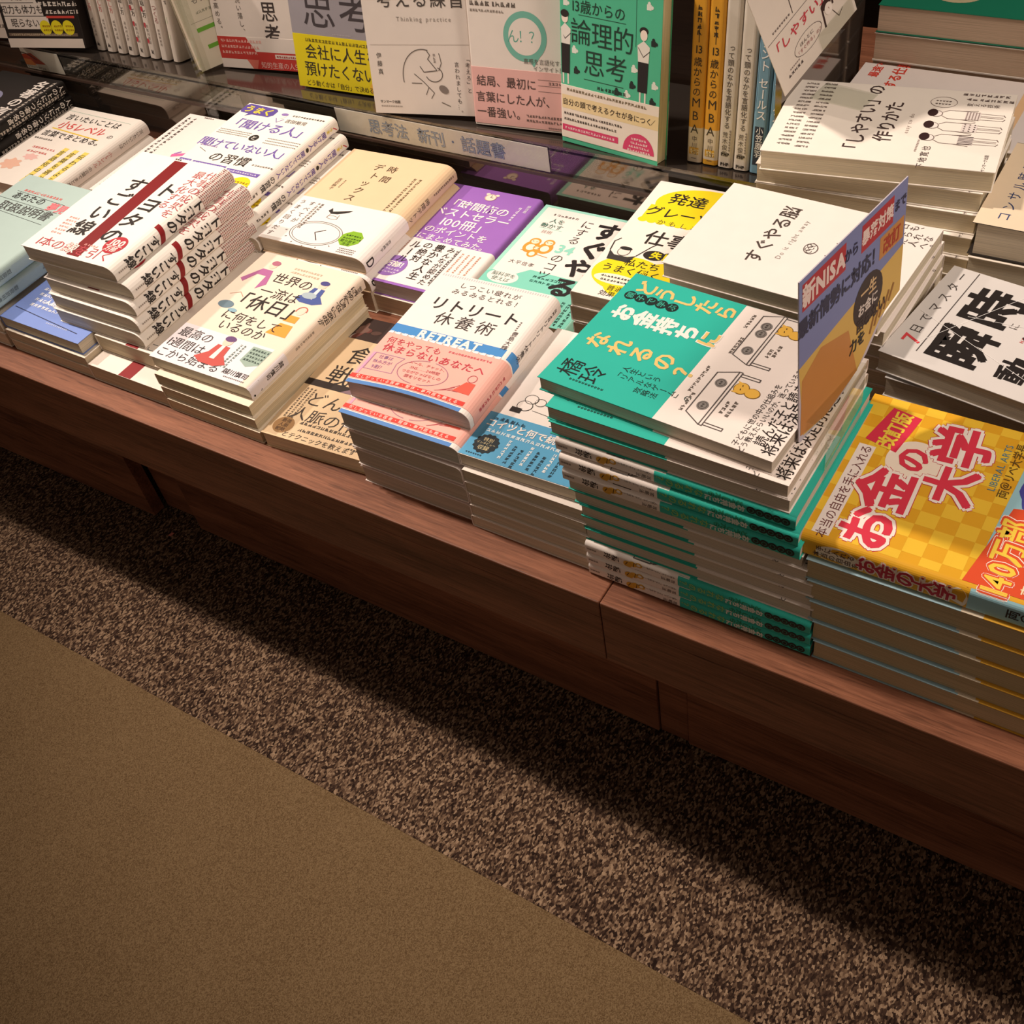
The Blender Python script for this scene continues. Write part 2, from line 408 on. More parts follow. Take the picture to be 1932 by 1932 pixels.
# ------------------------------------------------------------------ display platforms (two units meeting at one joint)
def bevel(o, wd=0.0012):
    m = o.modifiers.new('bevel', 'BEVEL'); m.width = wd; m.segments = 2; m.limit_method = 'ANGLE'; return o
def platform(x0, x1, label, block):
    t = thing('display_platform', ((x0 + x1) / 2, 0.0, 0.0), label, 'display table', 'low wooden book platforms')
    L0, L1 = x0 - (x0 + x1) / 2, x1 - (x0 + x1) / 2
    mb = MB(); mb.box(L0, L1, 0.0, 1.0, H0 - 0.020, H0, WD); bevel(mb.build('table_top', t))
    mb = MB(); mb.box(L0, L1, 0.0005, 0.020, H0 - 0.081, H0 - 0.0202, WD); bevel(mb.build('fascia_board', t), 0.0008)
    b0, b1 = block[0] - (x0 + x1) / 2, block[1] - (x0 + x1) / 2; zp = H0 - 0.022
    if b0 > L0:
        mb = MB(); mb.box(L0, b0 - 0.001, block[2], block[2] + 0.018, 0.003, zp, WD); bevel(mb.build('plinth_board', t), 0.0008)
    mb = MB(); mb.box(b1 + 0.001, L1, 0.080, 0.098, 0.003, zp, WD); bevel(mb.build('plinth_board', t), 0.0008)
    mb = MB(); mb.box(max(b0, L0 + 0.0003), b1, block[3], block[3] + 0.03, 0.003, zp, WD); bevel(mb.build('leg_block', t), 0.0008)
    mb = MB(); mb.box(L0, L1, 0.45, 0.98, 0.003, H0 - 0.02, WB); mb.build('back_box', t)
    return t
JX = -0.3085
platform(-1.78, JX - 0.0004, 'dark walnut display platform carrying most stacks, in front of the glossy shelf riser', (-1.058, -0.984, 0.070, 0.093))
platform(JX + 0.0004, 1.10, 'dark walnut display platform under the yellow checked books, past the joint', (-0.320, -0.276, 0.080, 0.0825))

# ------------------------------------------------------------------ shelf riser behind the back row
GL_ = smoked(); DECK = smoked('smoked_gloss_deck', (0.17, 0.14, 0.12, 1), 0.13); CL = clear_plastic()
SX0, SX1, SY, SZ = -1.78, -0.3535, 0.4455, 0.103
t = thing('shelf_riser', ((SX0 + SX1) / 2, SY, H0), 'glossy smoked shelf riser holding the upright books behind the flat stacks', 'shelf')
ox = (SX0 + SX1) / 2
def rb(x0, x1, y0, y1, z0, z1, m, name):
    mb = MB(); mb.box(x0 - ox, x1 - ox, y0 - SY, y1 - SY, z0, z1, m); return mb.build(name, t)
rb(SX0, SX1, SY, SY + 0.006, 0.0, SZ - 0.004, GL_, 'front_panel')
mb = MB(); dz = lambda y: SZ - (y - 0.466) * math.tan(R(8))      # the deck falls gently towards the back
mb.add([(x - ox, y - SY, dz(y) - q) for q in (0.004, 0.0) for y in (SY, 0.655) for x in (SX0, SX1)], [(0, 2, 3, 1), (4, 5, 7, 6), (0, 1, 5, 4), (2, 6, 7, 3), (0, 4, 6, 2), (1, 3, 7, 5)], DECK); mb.build('shelf_deck', t)
rail = rb(SX0, SX1, SY - 0.0040, SY - 0.0025, 0.0725, SZ + 0.004, CL, 'label_rail')
rb(SX0, SX1, SY - 0.0045, SY - 0.0002, 0.0685, 0.0720, paper('4a3a33', 0.3), 'rail_lip')
# shelf label slipped behind the rail
def label_strip(x0, x1, z0, z1, label, draw):
    mb = MB(); mb.box(0, x1 - x0, -0.0004, 0.0, 0, z1 - z0, paper('f0e9e4'))
    P = Print(mb, lambda u, v, L: (u / 1000, -0.0004 - EPS * L, v / 1000)); draw(P)
    o = mb.build('shelf_label'); o.location = (x0, SY - 0.0012, z0 + H0); tag(o, label, 'label'); return o
def d_main(P):
    for b, c, L in ((0.014, '5577b4', 3), (-0.012, 'c3cfe4', 4)):
        P.t('思考法', 77, 14, 19.5, c, b=b, L=L); P.t('新刊', 139, 14, 19.5, c, b=b, L=L); P.t('話題書', 210, 14, 20, c, b=b, L=L)
    P.ell(169, 14, 1.5, 1.5, '5577b4', 3)
label_strip(-0.900, -0.605, 0.0735, 0.1025, 'white shelf label with outlined blue lettering on the riser', d_main)
def d_left(P):
    P.poly([(0, 30), (24, 30), (48, 9), (48, 0), (0, 0)], 'd9cfc6', 2)
    P.poly([(0, 20), (22, 24), (46, 10), (20, 8), (0, 10)], 'b5401f', 3); P.poly([(0, 14), (16, 14), (24, 6), (0, 5)], 'cf7a3c', 4)
    P.line([(0, 23), (12, 22), (30, 15)], 1.4, '33231f', 4); P.mark(2, 3, 9, 4, '8a7f78', L=3)
label_strip(-1.480, -1.399, 0.0735, 0.1030, 'white shelf label with an orange picture, beside the black paperbacks', d_left)
def slab(name, x0, x1, y0, y1, z0, z1, m, label, cat):
    mb = MB(); mb.box(0, x1 - x0, 0, y1 - y0, 0, z1 - z0, m); o = mb.build(name); o.location = (x0, y0, z0 + H0); return tag(o, label, cat)
slab('end_panel', SX1 + 0.0004, SX1 + 0.0064, SY, 0.66, 0.0, 0.47, GL_, 'glossy smoked end panel of the shelf riser, beside the three-figure books', 'panel')
slab('back_panel', SX0, SX1 - 0.001, 0.662, 0.680, 0.0, 0.47, WB, 'dark back panel behind the upright books on the riser', 'panel')
# clear dividing post
t = thing('acrylic_divider', (-1.1075, SY - 0.006, H0), 'clear acrylic divider post standing before the upright books', 'divider')
mb = MB(); mb.box(-0.008, 0.008, -0.002, 0.002, 0.062, 0.34, CL); mb.build('post', t)
mb = MB(); mb.box(-0.009, 0.009, -0.005, -0.002, 0.0, 0.092, CL); mb.build('front_clip', t)
mb = MB(); mb.box(-0.0015, 0.0015, 0.002, 0.016, SZ + 0.0005, 0.34, CL); mb.build('fin', t)
mb = MB(); mb.box(0.010, 0.062, -0.0045, -0.0025, 0.074, 0.1005, CL); mb.build('label_pocket', t)

# ------------------------------------------------------------------ the kinds of book and what is printed on them (millimetres)
K = '2a2321'; RD = 'c0394a'
# white paperback with the dark red stripe
def d_toy(P):
    P.poly([(54, 183), (73, 183), (80, 4), (63, 4)], '7c1114', 2)
    P.t('トヨタの', 89, 146, 27, K, vert=True, b=0.016, sp=1.07, L=4)
    P.t('すごい線', 44, 143, 27, K, vert=True, b=0.016, sp=1.02, L=4)
    P.t('仕事の成果を', 119, 176, 14.5, 'b24a50', vert=True); P.t('最大化する', 104, 174, 14.5, 'b24a50', vert=True)
    P.t('1本の線を引く', 64, 14, 17, 'b8454d', b=0.0, L=4)
    P.t('線', 60, 14, 17, 'efe0d8', b=0.01, L=5)
    P.ell(105, 33, 13, 14, 'b32a36', 5); P.t('100', 105, 37, 13, 'f7e4dc', b=0.03, L=7); P.t('万部', 105, 26, 8, 'f7e4dc', b=0.02, L=7); P.rect(94, 30.6, 116, 31.4, 'f7e4dc', 6)
    for i in range(6): P.mark(14, 58 - i * 5.5, 4, 3.4, 'd99a94')
    P.mark(70, 24, 5, 3.4, 'd99a94'); P.mark(52, 186, 3, 3, K)
def s_toy(P):
    for i in range(10):
        for j in range(6): P.mark(1.6 + j * 2.4, 187 - i * 5.2, 2, 2.3, 'b06058' if (i + j) % 2 else '8c4a46', vert=True)
    P.t('トヨタの', 9, 136, 14, K, vert=True, b=0.022, sp=.98)
    P.strip(0.6, 72, 17, 79, '8c1418', 4, 14, -7)
    P.t('すごい線', 9, 66, 12, K, vert=True, b=0.022)
    P.mark(9, 20, 6, 2.2, '8a7d74', vert=True)
TOY = Book(131, 188, 17.5, cover='f6efe6', r=(.004, .004), rt=(.013, .010), draw=d_toy, spine=s_toy)
# peach paperback with the seated figures
def person(P, u, v, s, body, skin='f3d3bd', hair='5a3d6a', sit=True, L=3):
    if sit:
        P.poly([(u - s * 1.3, v - s * 1.0), (u - s * .5, v - s * .2), (u + s * .5, v - s * .2), (u + s * 1.3, v - s * 1.0), (u + s * .6, v - s * 1.35), (u - s * .6, v - s * 1.35)], body, L)
    P.poly([(u - s * .75, v - s * .9), (u - s * .5, v + s * .45), (u + s * .5, v + s * .45), (u + s * .75, v - s * .9)], body, L)
    P.poly([(u - s * .2, v - s * .8), (u - s * .13, v + s * .45), (u + s * .13, v + s * .45), (u + s * .2, v - s * .8)], 'f6ece4', L + 1)
    P.ell(u, v + s * .85, s * .36, s * .42, skin, L + 1); P.ell(u, v + s * 1.12, s * .42, s * .26, hair, L + 2)
def d_kyu(P):
    P.rect(0, 0, 120, 56, 'efe6ea', 1)
    P.t('世界の', 66, 152, 17.5, K, L=4); P.t('一流は', 66, 129, 17.5, K, L=4)
    P.t('「休日」', 66, 109, 25, K, b=0.008, L=4)
    P.t('に何をして', 66, 83, 15.5, K, L=4); P.t('いるのか', 66, 68, 15.5, K, L=4)
    P.t('最高の', 26, 44, 15, K, L=4); P.t('1週間は', 26, 27, 15, K, L=4); P.t('ここから始まる', 37, 11, 14, K, L=4)
    P.poly([(4, 138), (18, 160), (32, 160), (40, 138), (32, 128), (30, 150), (18, 150), (10, 134)], 'b0689a', 3); P.ell(26, 168, 5, 6, 'f3d3bd', 4); P.ell(27, 172, 5.5, 4, 'b06a80', 5)
    person(P, 102, 146, 14, '4a5c9c', hair='4a4a86'); P.ell(98, 139, 9, 5, 'a9b9c2', 5)
    P.poly([(92, 74), (98, 92), (114, 92), (118, 74)], 'f0a040', 3); P.poly([(97, 96), (100, 106), (112, 106), (113, 96)], 'f0a040', 3); P.ell(107, 114, 5, 5.5, 'f5d8c4', 4); P.arc(107, 115, 6, 6.5, 0, 200, 1.2, 'c86a5a', 5)
    person(P, 66, 34, 16, 'c4524a', hair='6a4a78', L=5)
    P.ell(20, 96, 10, 6, '6a8290', 3); P.ell(34, 90, 6, 3, '8ab0c0', 3); P.line([(12, 112), (22, 118), (30, 112)], .8, 'c0907a', 3)
    P.poly([(96, 52), (120, 52), (120, 30), (108, 24), (96, 30)], '9db3a6', 3)
    for i in range(4): P.mark(98, 48 - i * 5, 6, 3.2, '3a4a44', L=5)
    P.t('越川慎司', 106, 12, 8, K, b=0.01, L=4); P.mark(96, 5, 12, 2, '6a5f58', L=4)
    for i in range(2): P.mark(52, 172 - i * 6, 10, 3.4, 'c9b49a', L=3)
    for i in range(2): P.mark(83 + i * 5, 50, 10, 3.2, '6a8078', vert=True, L=4)
def s_kyu(P):
    P.strip(0.6, 0, 13.8, 56, 'e9e0e2', 1, 12)
    P.t('世界の一流は「休日」', 9.5, 180, 7, K, vert=True, b=0.012); P.t('に何をしているのか', 4.5, 172, 7, K, vert=True, b=0.012)
    P.mark(7, 100, 8, 3.4, '9a8c80', vert=True); P.t('越川慎司', 7, 50, 6.5, K, vert=True, b=0.014)
    P.line([(2, 4), (12, 14)], 2.6, '1d1918', 3); P.line([(2, 14), (12, 4)], 2.6, '1d1918', 3)
KYU = Book(133, 186, 14.4, cover='f1decb', page='eadfc8', r=(.001, .001), rt=(.006, .006), draw=d_kyu, spine=s_kyu)
# tan paperback with the dark photograph band
def d_shoku(P):
    P.rect(0, 150, 122, 184, '3a2a26', 1)
    for i in range(26):
        P.ell(random.uniform(6, 114), random.uniform(153, 181), random.uniform(3, 9), random.uniform(2, 5), random.choice(['5a4038', '7a5a50', '9a8680', '2a1e20', '6b3a34', 'b0a29c']), 2 + i % 2, rot=random.uniform(0, 90))
    P.t('食', 34, 127, 30, K, b=0.0, L=3); P.t('戦', 31, 95, 30, K, L=3); P.t('術', 66, 127, 26, K, L=3)
    P.rect(0, 74, 122, 83, '2e2320', 2); P.poly([(44, 74), (56, 83), (90, 83), (84, 74)], '8a6f78', 3)
    P.t('どんな', 48, 57, 21, '3a2f28', L=3); P.t('人脈の作り方', 70, 35, 19, '3a2f28', L=3)
    P.ell(16, 16, 11, 11, '9a7448', 3, n=28)
    for i in range(3): P.t(('最強', '人脈', '戦略')[i], 16, 22 - i * 6, 5.5, '5c4026', b=0.02, L=4)
    for i in range(3): P.mark(9 + i * 4.5, 70, 14, 2.8, '5a4c40', vert=True)
    P.mark(30, 24, 22, 4.4, '4a3e34'); P.mark(34, 15, 18, 4.4, '4a3e34'); P.t('とテクニックを教えます', 64, 6, 7.8, '3a2f28', L=3); P.mark(96, 9, 4, 2.6, '4a3e34')
SHOKU = Book(122, 184, 18, cover='dcc09a', page='e4d4b4', r=(.003, .003), rt=(.003, .003), draw=d_shoku, spine=lambda P: P.mark(9, 170, 20, 5, '5a4c40', vert=True))
# white, blue and salmon small paperback
def d_ret(P):
    P.rect(0, 0, 117, 4.5, '5b8ccc', 1); P.rect(0, 73, 117, 84, '4a8fd0', 1)
    for i in range(44): P.rect(3 + i * 2.6, 160.5, 4.1 + i * 2.6, 163.5, 'c9c2c8', 1)
    P.t('しつこい疲れが', 60, 152, 8.4, '4a4340', sp=1.12); P.t('みるみるとれる！', 62, 142, 8.4, '4a4340', sp=1.12)
    P.t('リトリート', 61, 122, 19, '302a2a', b=0.012); P.t('休養術', 61, 103, 19, '3a3332', sp=1.15)
    P.t('RETREAT', 60, 78.5, 13.5, 'fbf2ea', b=0.035, L=3)
    P.mark(110, 122, 5, 2.4, '6a6260', vert=True); P.t('豊島大輝', 112, 108, 6.5, '3a3332', vert=True)
def o_ret(P):
    for i in range(16): P.poly([(i * 7.4, 70), (i * 7.4 + 5, 70), (i * 7.4 + 5, 73), (i * 7.4 + 1.5, 73)], 'f2f0f4', 2)
    P.t('何をやっても', 34, 61, 9.4, 'c23f4e', L=4, sp=1.02); P.t('休まらないあなたへ', 60, 51, 11.2, 'c23f4e', b=0.008, L=4, sp=1.05)
    P.mark(68, 64, 14, 2.8, 'd0626c', L=4)
    P.line([(6, 42), (36, 42), (33, 33), (36, 20), (6, 20)], .7, 'a77fa0', 3, True); P.rect(3, 12, 5.5, 42, 'd9a2c0', 3)
    P.t('仕事は', 19, 38, 5, '8a6a98', L=4); P.t('休み方が', 19, 31.5, 5, '8a6a98', L=4); P.t('9割！', 19, 24.5, 5.6, '8a6a98', L=4)
    P.arc(62, 30, 24, 16, 95, 265, .7, 'a8768a', 3); P.arc(62, 30, 24, 16, -80, 80, .7, 'a8768a', 3)
    P.t('メール、チャット、', 62, 40, 4.4, 'b4525c', L=4); P.t('SNS……24時間', 62, 34, 4.4, 'b4525c', L=4); P.t('つながりっぱなしの', 62, 28, 4.4, 'b4525c', L=4); P.t('頭をリセット', 62, 22, 4.6, 'b4525c', L=4)
    P.poly([(98, 20), (104, 34), (113, 34), (114, 20)], 'e0604e', 3); P.arc(107, 39, 4, 4.5, 0, 360, .6, 'b4525c', 4)
    for k in range(5): P.line([(84 + k * 3, 14 + k * 1.5), (96 + k * 2.4, 20 + (k % 3) * 4)], .5, 'b4525c', 3)
    P.rect(0, 6.5, 117, 11.5, 'd8453c', 3); P.t('忙しがっている医者・整体・専門医も教える', 58, 9, 4.2, 'f6d9cc', b=0.01, L=4, sp=1.25)
def s_ret(P):
    P.mark(9, 158, 4, 4, '6a6260', vert=True); P.t('リトリート休養術', 9, 140, 7.4, '3a3332', vert=True); P.strip(1, 73, 17.6, 84, '4a8fd0', 1, 14); P.mark(9, 60, 10, 4, 'b8606a', vert=True)
def curl(x, y): return 0.0046 * max(0.0, 1 - y / 0.075) ** 2 * math.sin(math.pi * min(1, max(0.0, x / 0.125))) ** 1.2
RA = dict(side='R', cover='f6ece6', page='cfcabf', r=(.003, .003), rt=(.009, .009), draw=d_ret, spine=s_ret, obi=(5.5, 71, 'f3b5a8'), obi_draw=o_ret, obi_spine=lambda P: P.mark(9, 60, 10, 4, 'c4525c', vert=True))
RET = Book(125, 165, 18.5, **RA); RETCURL = Book(125, 165, 18.5, bend=curl, **RA)
RETLOW = Book(122, 165, 19.6, cover='f1e4de', page='c9bcab', r=(.003, .003), rt=(.006, .006))
# white paperback with the sky blue band
def d_blu(P):
    for i in range(3): P.mark(84 + i * 9, 168, 6, 5, '3a3432', vert=True)
    P.t('人', 108, 150, 22, K, b=0.01)
    P.ell(27, 79, 6, 5.5, 'f4ebe4', 4); P.arc(27, 79, 6, 5.5, 0, 360, .6, K, 5); P.ell(25, 70, 7, 6, 'f4ebe4', 3); P.arc(25, 70, 7, 6, 0, 360, .6, K, 4); P.rect(15, 60, 25, 66, K, 4); P.arc(36, 78, 5, 4.5, 0, 360, .5, K, 4)
    P.line([(34, 67), (56, 65)], .5, K, 3); P.arc(68, 84, 24, 5, 0, 360, .5, K, 3); P.mark(52, 84, 9, 2.8, '5a504c')
    P.mark(56, 66, 7, 2.6, '5a504c'); P.t('垣花', 66, 58, 10, K, b=0.0)
def o_blu(P):
    P.mark(8, 48, 6, 4.6, '1f4258'); P.t('コイツと何で続いている？', 62, 41.5, 9.6, 'f6eee8', b=0.02, L=4); P.mark(9, 33, 24, 4.2, 'e4eef2')
    P.ell(18, 17.5, 11, 11, '1f2a30', 3, n=56, wob=.06, k=14); P.t('特別', 18, 22, 4.8, 'e8d8a8', L=5); P.t('インタビュー', 18, 17.5, 3, 'e8d8a8', L=5); P.t('収録', 18, 12.5, 5.4, 'e8d8a8', L=5)
    for i in range(8): P.mark(36 + i * 7, 29 - (i % 3) * 3, 6, 3.4, '21404f' if i % 3 else 'eef2f2', vert=True)
    P.mark(6, 4, 7, 2, '21404f')
BLU = Book(119, 172, 13.6, side='L', cover='f4ebe4', page='e3d5be', draw=d_blu, obi=(0.5, 54, '5aa6cf'), obi_draw=o_blu)
BLULOW = Book(117, 172, 13.6, side='L', cover='efe4da', page='dccdb6')
# teal and white paperback
TEAL_ = '2fb8a6'
def d_teal(P):
    Y = 'e9c77c'
    P.t('どうしたら', 124, 178, 17.5, Y, vert=True, b=0.026, sp=.98)
    for i, ch in enumerate('親子で学ぶ'):
        P.ell(112, 177 - i * 9.2, 5, 5, '1d2a28', 3); P.t(ch, 112, 177 - i * 9.2, 7, '3fae98', b=0.01, L=4)
    P.t('お金持ちに', 91, 180, 18.5, 'f2ede6', vert=True, b=0.042, sp=1.0)
    P.t('に', 91, 180 - 18.5 * 4.5, 17, Y, b=0.03, L=4)
    P.t('なれるの？', 55, 180, 18.5, Y, vert=True, b=0.026, sp=1.02)
    P.t('橘玲', 20, 181, 19, '1b2422', vert=True, b=0.0); P.mark(9, 166, 11, 2.4, '1f4a42', vert=True)
    P.t('人生という', 36, 137, 6.4, '1d3a34', vert=True); P.t('「リアルなゲーム」の', 28, 140, 6.4, '1d3a34', vert=True); P.t('攻略法', 20, 118, 6.4, '1d3a34', vert=True)
    C = '5a5350'
    for (x0, x1, x2, x3, lf, coins) in ((17, 62, 69, 9, (10, 65), (27, 53)), (84, 132, 138, 78, (79, 136), (92, 113, 122))):     # counters with coins
        P.line([(x0, 74), (x1, 74), (x2, 60), (x3, 60)], .8, C, 3, True); P.line([(x3, 60), (x3, 57.5), (x2, 57.5), (x2, 60)], .8, C, 3)
        for q in lf: P.line([(q, 57.5), (q, 43)], .8, C, 3); P.line([(q + 2.6, 57.5), (q + 2.6, 43)], .8, C, 3); P.line([(q, 43), (q + 2.6, 43)], .8, C, 3)
        for q in coins: P.ell(q, 66.5, 4.6, 4.2, '8b8580', 4); P.arc(q, 66.5, 3.4, 3.1, 0, 360, .5, '5a5350', 5); P.mark(q - 2.2, 66.5, 2, 2, '4a4440', L=6)
    for (u, v, n) in ((131, 80, 5), (104, 76, 6), (66, 82, 9), (36, 78, 6)): P.mark(u, v, n, 3.1, '6a6058', vert=False, rot=180, gap=1.1)
    for (u, v, n) in ((101, 51, 3), (107, 47, 4), (39, 52, 4), (41, 47, 5)): P.mark(u, v, n, 3.2, '6a6058', rot=180, gap=1.1)
    for (u, v) in ((54, 51), (123, 52)):
        P.ell(u, v, 6.2, 5.6, '8a6420', 3); P.ell(u, v, 5.6, 5.0, 'eebb4e', 4); P.ell(u - 1.5, v - 9, 5.2, 5.8, '8a6420', 2); P.ell(u - 1.5, v - 9, 4.6, 5.2, 'eebb4e', 3.6); P.poly([(u + 3.4, v + 3.4), (u + 6.4, v + 5.4), (u + 5.4, v + .6)], 'eebb4e', 4); P.poly([(u - 3.4, v + 3.4), (u - 5.6, v + 6), (u - 5.4, v + 1)], 'eebb4e', 4)
        P.line([(u - 2, v), (u - .6, v + .4)], .6, '4a3418', 6); P.line([(u + 2, v), (u + 3.2, v + .4)], .6, '4a3418', 6)
    P.t('子どもに世の中の仕組みを', 36, 29.5, 5.6, '3a3432', al='c', L=3); P.t('どう教えたらいいのか、迷っているあなたに', 52, 23.5, 5.4, '3a3432', L=3)
    P.t('読んだ子と読まない子の', 62, 15.5, 9.6, K, L=3, b=0.004); P.t('将来は決定的に違う', 54, 6.5, 11.2, K, L=3, b=0.006)
def s_teal(P):
    c = 6.2; P.strip(0.3, 82, 12.45, 91.2, TEAL_, 1, 14)
    for i, ch in enumerate('親子で学ぶ'): P.ell(c, 181 - i * 6.2, 3.4, 3.4, '1b2624', 3); P.arc(c, 181 - i * 6.2, 1.8, 1.8, 0, 330, .6, '2f7a6c', 4, 8)
    P.t('どうしたら', 3.4, 150, 5.2, '2a8a68', vert=True, b=0.03, L=2); P.t('お金持ちに', 7.6, 152, 6.2, 'dfe8e0', vert=True, b=0.04); P.t('なれるの？', 6.4, 121, 7.6, '8fc77a', vert=True, b=0.02)
    P.t('人生という「リアルなゲーム」の', 3.6, 80, 2.3, '5a5450', vert=True, b=0.01); P.t('攻略法', 8.6, 80, 4.2, '4a4440', vert=True)
    P.ell(5.5, 43, 3.0, 3.6, 'e0aa3c', 3); P.ell(7.2, 38.6, 3.6, 3.8, 'e0aa3c', 4); P.poly([(9.4, 41.6), (11.8, 40.1), (9.6, 37.1)], 'e0aa3c', 4); P.ell(4.6, 48.4, 2.6, 3.2, 'e0aa3c', 3); P.ell(4.4, 48.4, 1.4, 1.8, 'f0e6da', 4); P.line([(5, 38.6), (8.4, 36.6)], .7, '5a3a1a', 5); P.line([(3, 44.6), (8, 43.6)], .6, '5a3a1a', 5)
    P.t('橘玲', 6.4, 31, 7.2, K, vert=True, b=0.012); P.t('筑摩書房', 6.4, 10.5, 2.2, K, vert=True)
TEAL = Book(141, 188, 12.75, cover='f3e8e0', page='d6c8b6', r=(.003, .003), rt=(.004, .004), bands=((91, TEAL_),), draw=d_teal, spine=s_teal)
# yellow checked paperback with the red title (the animal on it is left off)
def d_yel(P):
    for i in range(12):
        for j in range(16):
            if (i + j) % 2: P.rect(min(i * 13, 151.5), j * 13.2, min(i * 13 + 13, 151.5), min(j * 13.2 + 13.2, 211.5), 'f0c43a', 1)
    P.rect(2, 192, 98, 204, 'f2e6e0', 2); P.t('本当の自由を手に入れる', 50, 197.5, 8.6, '6a3436', L=4)
    P.poly([(98, 178), (138, 172), (142, 194), (104, 202)], 'd9344f', 3); P.t('改訂版', 119, 186, 13.5, 'f2d24a', b=0.03, L=5, rot=-6)
    P.ell(94, 164, 21, 19, 'f7e9d8', 2)
    big = (('お', 23, 172, 37, -4), ('金', 61, 173, 40, 2), ('の', 96, 165.5, 25, 0), ('大', 82, 135, 36, 2), ('学', 121, 138, 41, 4))
    for ch, u, v, q, r in big:
        if ch != 'の': P.t(ch, u, v, q, 'c8354a', b=0.086, L=2, rot=r); P.t(ch, u, v, q, 'f8efe6', b=0.076, L=3.2, rot=r)
        P.t(ch, u, v, q, 'dc3a50', b=0.030, L=5, rot=r)
    P.t('LIBERAL ARTS', 112, 110, 7, '5a8a9a', L=4); P.t('両＠リベ大学長', 112, 102, 8, '6a5020', b=0.01, L=4)
    P.poly([(0, 100), (148, 94), (152, 0), (0, 0)], '9ccbd8', 2)
    P.ell(104, 78, 28, 15, '4a4aa0', 3, n=40, wob=.05, k=10); P.t('データ最新化', 104, 82, 9, 'f4f0d8', b=0.03, L=5); P.t('＋新規追加', 104, 72, 8, 'f4f0d8', b=0.02, L=5)
    P.poly([(-1, 104), (78, 92), (84, 70), (76, 40), (40, 34), (6, 44), (-2, 70)], 'e0532e', 3)
    P.t('140万部', 34, 85, 23, 'fbf0e6', b=0.075, L=4, sx=.85); P.t('140万部', 34, 85, 23, 'e0532e', b=0.06, L=5, sx=.85); P.t('140万部', 34, 85, 23, 'f5d24c', b=0.02, L=6, sx=.85)
    P.t('売れた本がさらに', 42, 66, 8.4, 'f5e8c0', b=0.02, L=5); P.t('パワーアップ', 46, 55, 10, 'f5d24c', b=0.02, L=5)
    P.poly([(6, 52), (9, 46), (15, 44), (9, 41), (6, 35), (3, 41), (-2, 44), (3, 46)], 'f0a43c', 5)
def s_yel(P):
    P.strip(0.2, 0, 19.6, 97, '9ccbd8', 2, 16); P.ell(9, 183, 8, 15, 'f4ead8', 2); P.t('本当の自由を', 6, 200, 5.4, '5a4030', vert=True, L=4, b=.01); P.t('手に入れる', 12, 198, 5.4, '5a4030', vert=True, L=4, b=.01)
    P.ell(9, 104, 9, 7, 'f6ecdc', 2); P.line([(1, 100), (19, 99)], 1.6, 'c22c40', 4)
    P.t('お金の大学', 10, 170, 14.5, 'f6e6d8', vert=True, b=0.08, L=4, sp=.9); P.t('お金の大学', 10, 170, 14.5, 'c22c44', vert=True, b=0.03, L=5, sp=.9)
    P.t('両＠リベ大学長', 10, 74, 9, '2a2a30', vert=True, b=0.02, L=4)
YEL = Book(152, 212, 20.5, side='L', cover='e3a926', page='cbb894', r=(.003, .003), rt=(.0055, .0055), draw=d_yel, spine=s_yel)
YELLOW_LOW = Book(148, 212, 20.2, side='L', cover='9fbfca', page='c6b28e', r=(.002, .002), rt=(.002, .002), bands=((0, '9fbfca'), (104, 'd9cbb4'), (118, 'd8a53a')))
# plain white paperback with the hand lettered title (its head towards the shop's far end)
def d_brain(P):
    P.t('すぐやる脳', 71, 121, 17, '4a403c', b=0.012, sp=1.0)
    P.t('Do it right away', 70, 103, 6.4, '9a948e', sp=1.22)
    P.ell(64, 84, 7, 5.5, 'f4ebe4', 3); P.arc(64, 84, 7, 5.5, 0, 360, .8, '5a504c', 4, rot=10)
    for k in range(5): P.arc(60 + k * 2.4, 84 + (k % 2) * 2, 2.2, 2.2, 0, 300, .6, '5a504c', 5, 8)
    P.line([(60, 70), (55, 64), (55, 57), (63, 51), (71, 53), (76, 57)], .9, '5a504c', 3); P.line([(79, 68), (73, 63), (76, 57), (79, 36)], .9, '5a504c', 3); P.line([(57, 59), (47, 46)], .9, '5a504c', 3); P.line([(66, 66), (63, 65)], .7, '5a504c', 4); P.line([(64, 61), (62, 58), (64, 57)], .6, '5a504c', 4); P.line([(74, 20), (70, 14)], .9, '5a504c', 3); P.line([(66, 22), (63, 15)], .9, '5a504c', 3)
    P.mark(6, 64, 8, 3, '9a8f88'); P.t('菅原洋平', 14, 56, 8, '4a403c', sp=1.25)
    P.t('今日も、', 122, 42, 8.4, '4a403c', vert=True); P.t('はじめられな', 112, 52, 8.4, '4a403c', vert=True); P.t('かった人へ。', 102, 44, 8.4, '4a403c', vert=True)
BRAIN = Book(130, 186, 14.6, side='R', cover='f4eae3', page='d9cdb6', draw=d_brain)
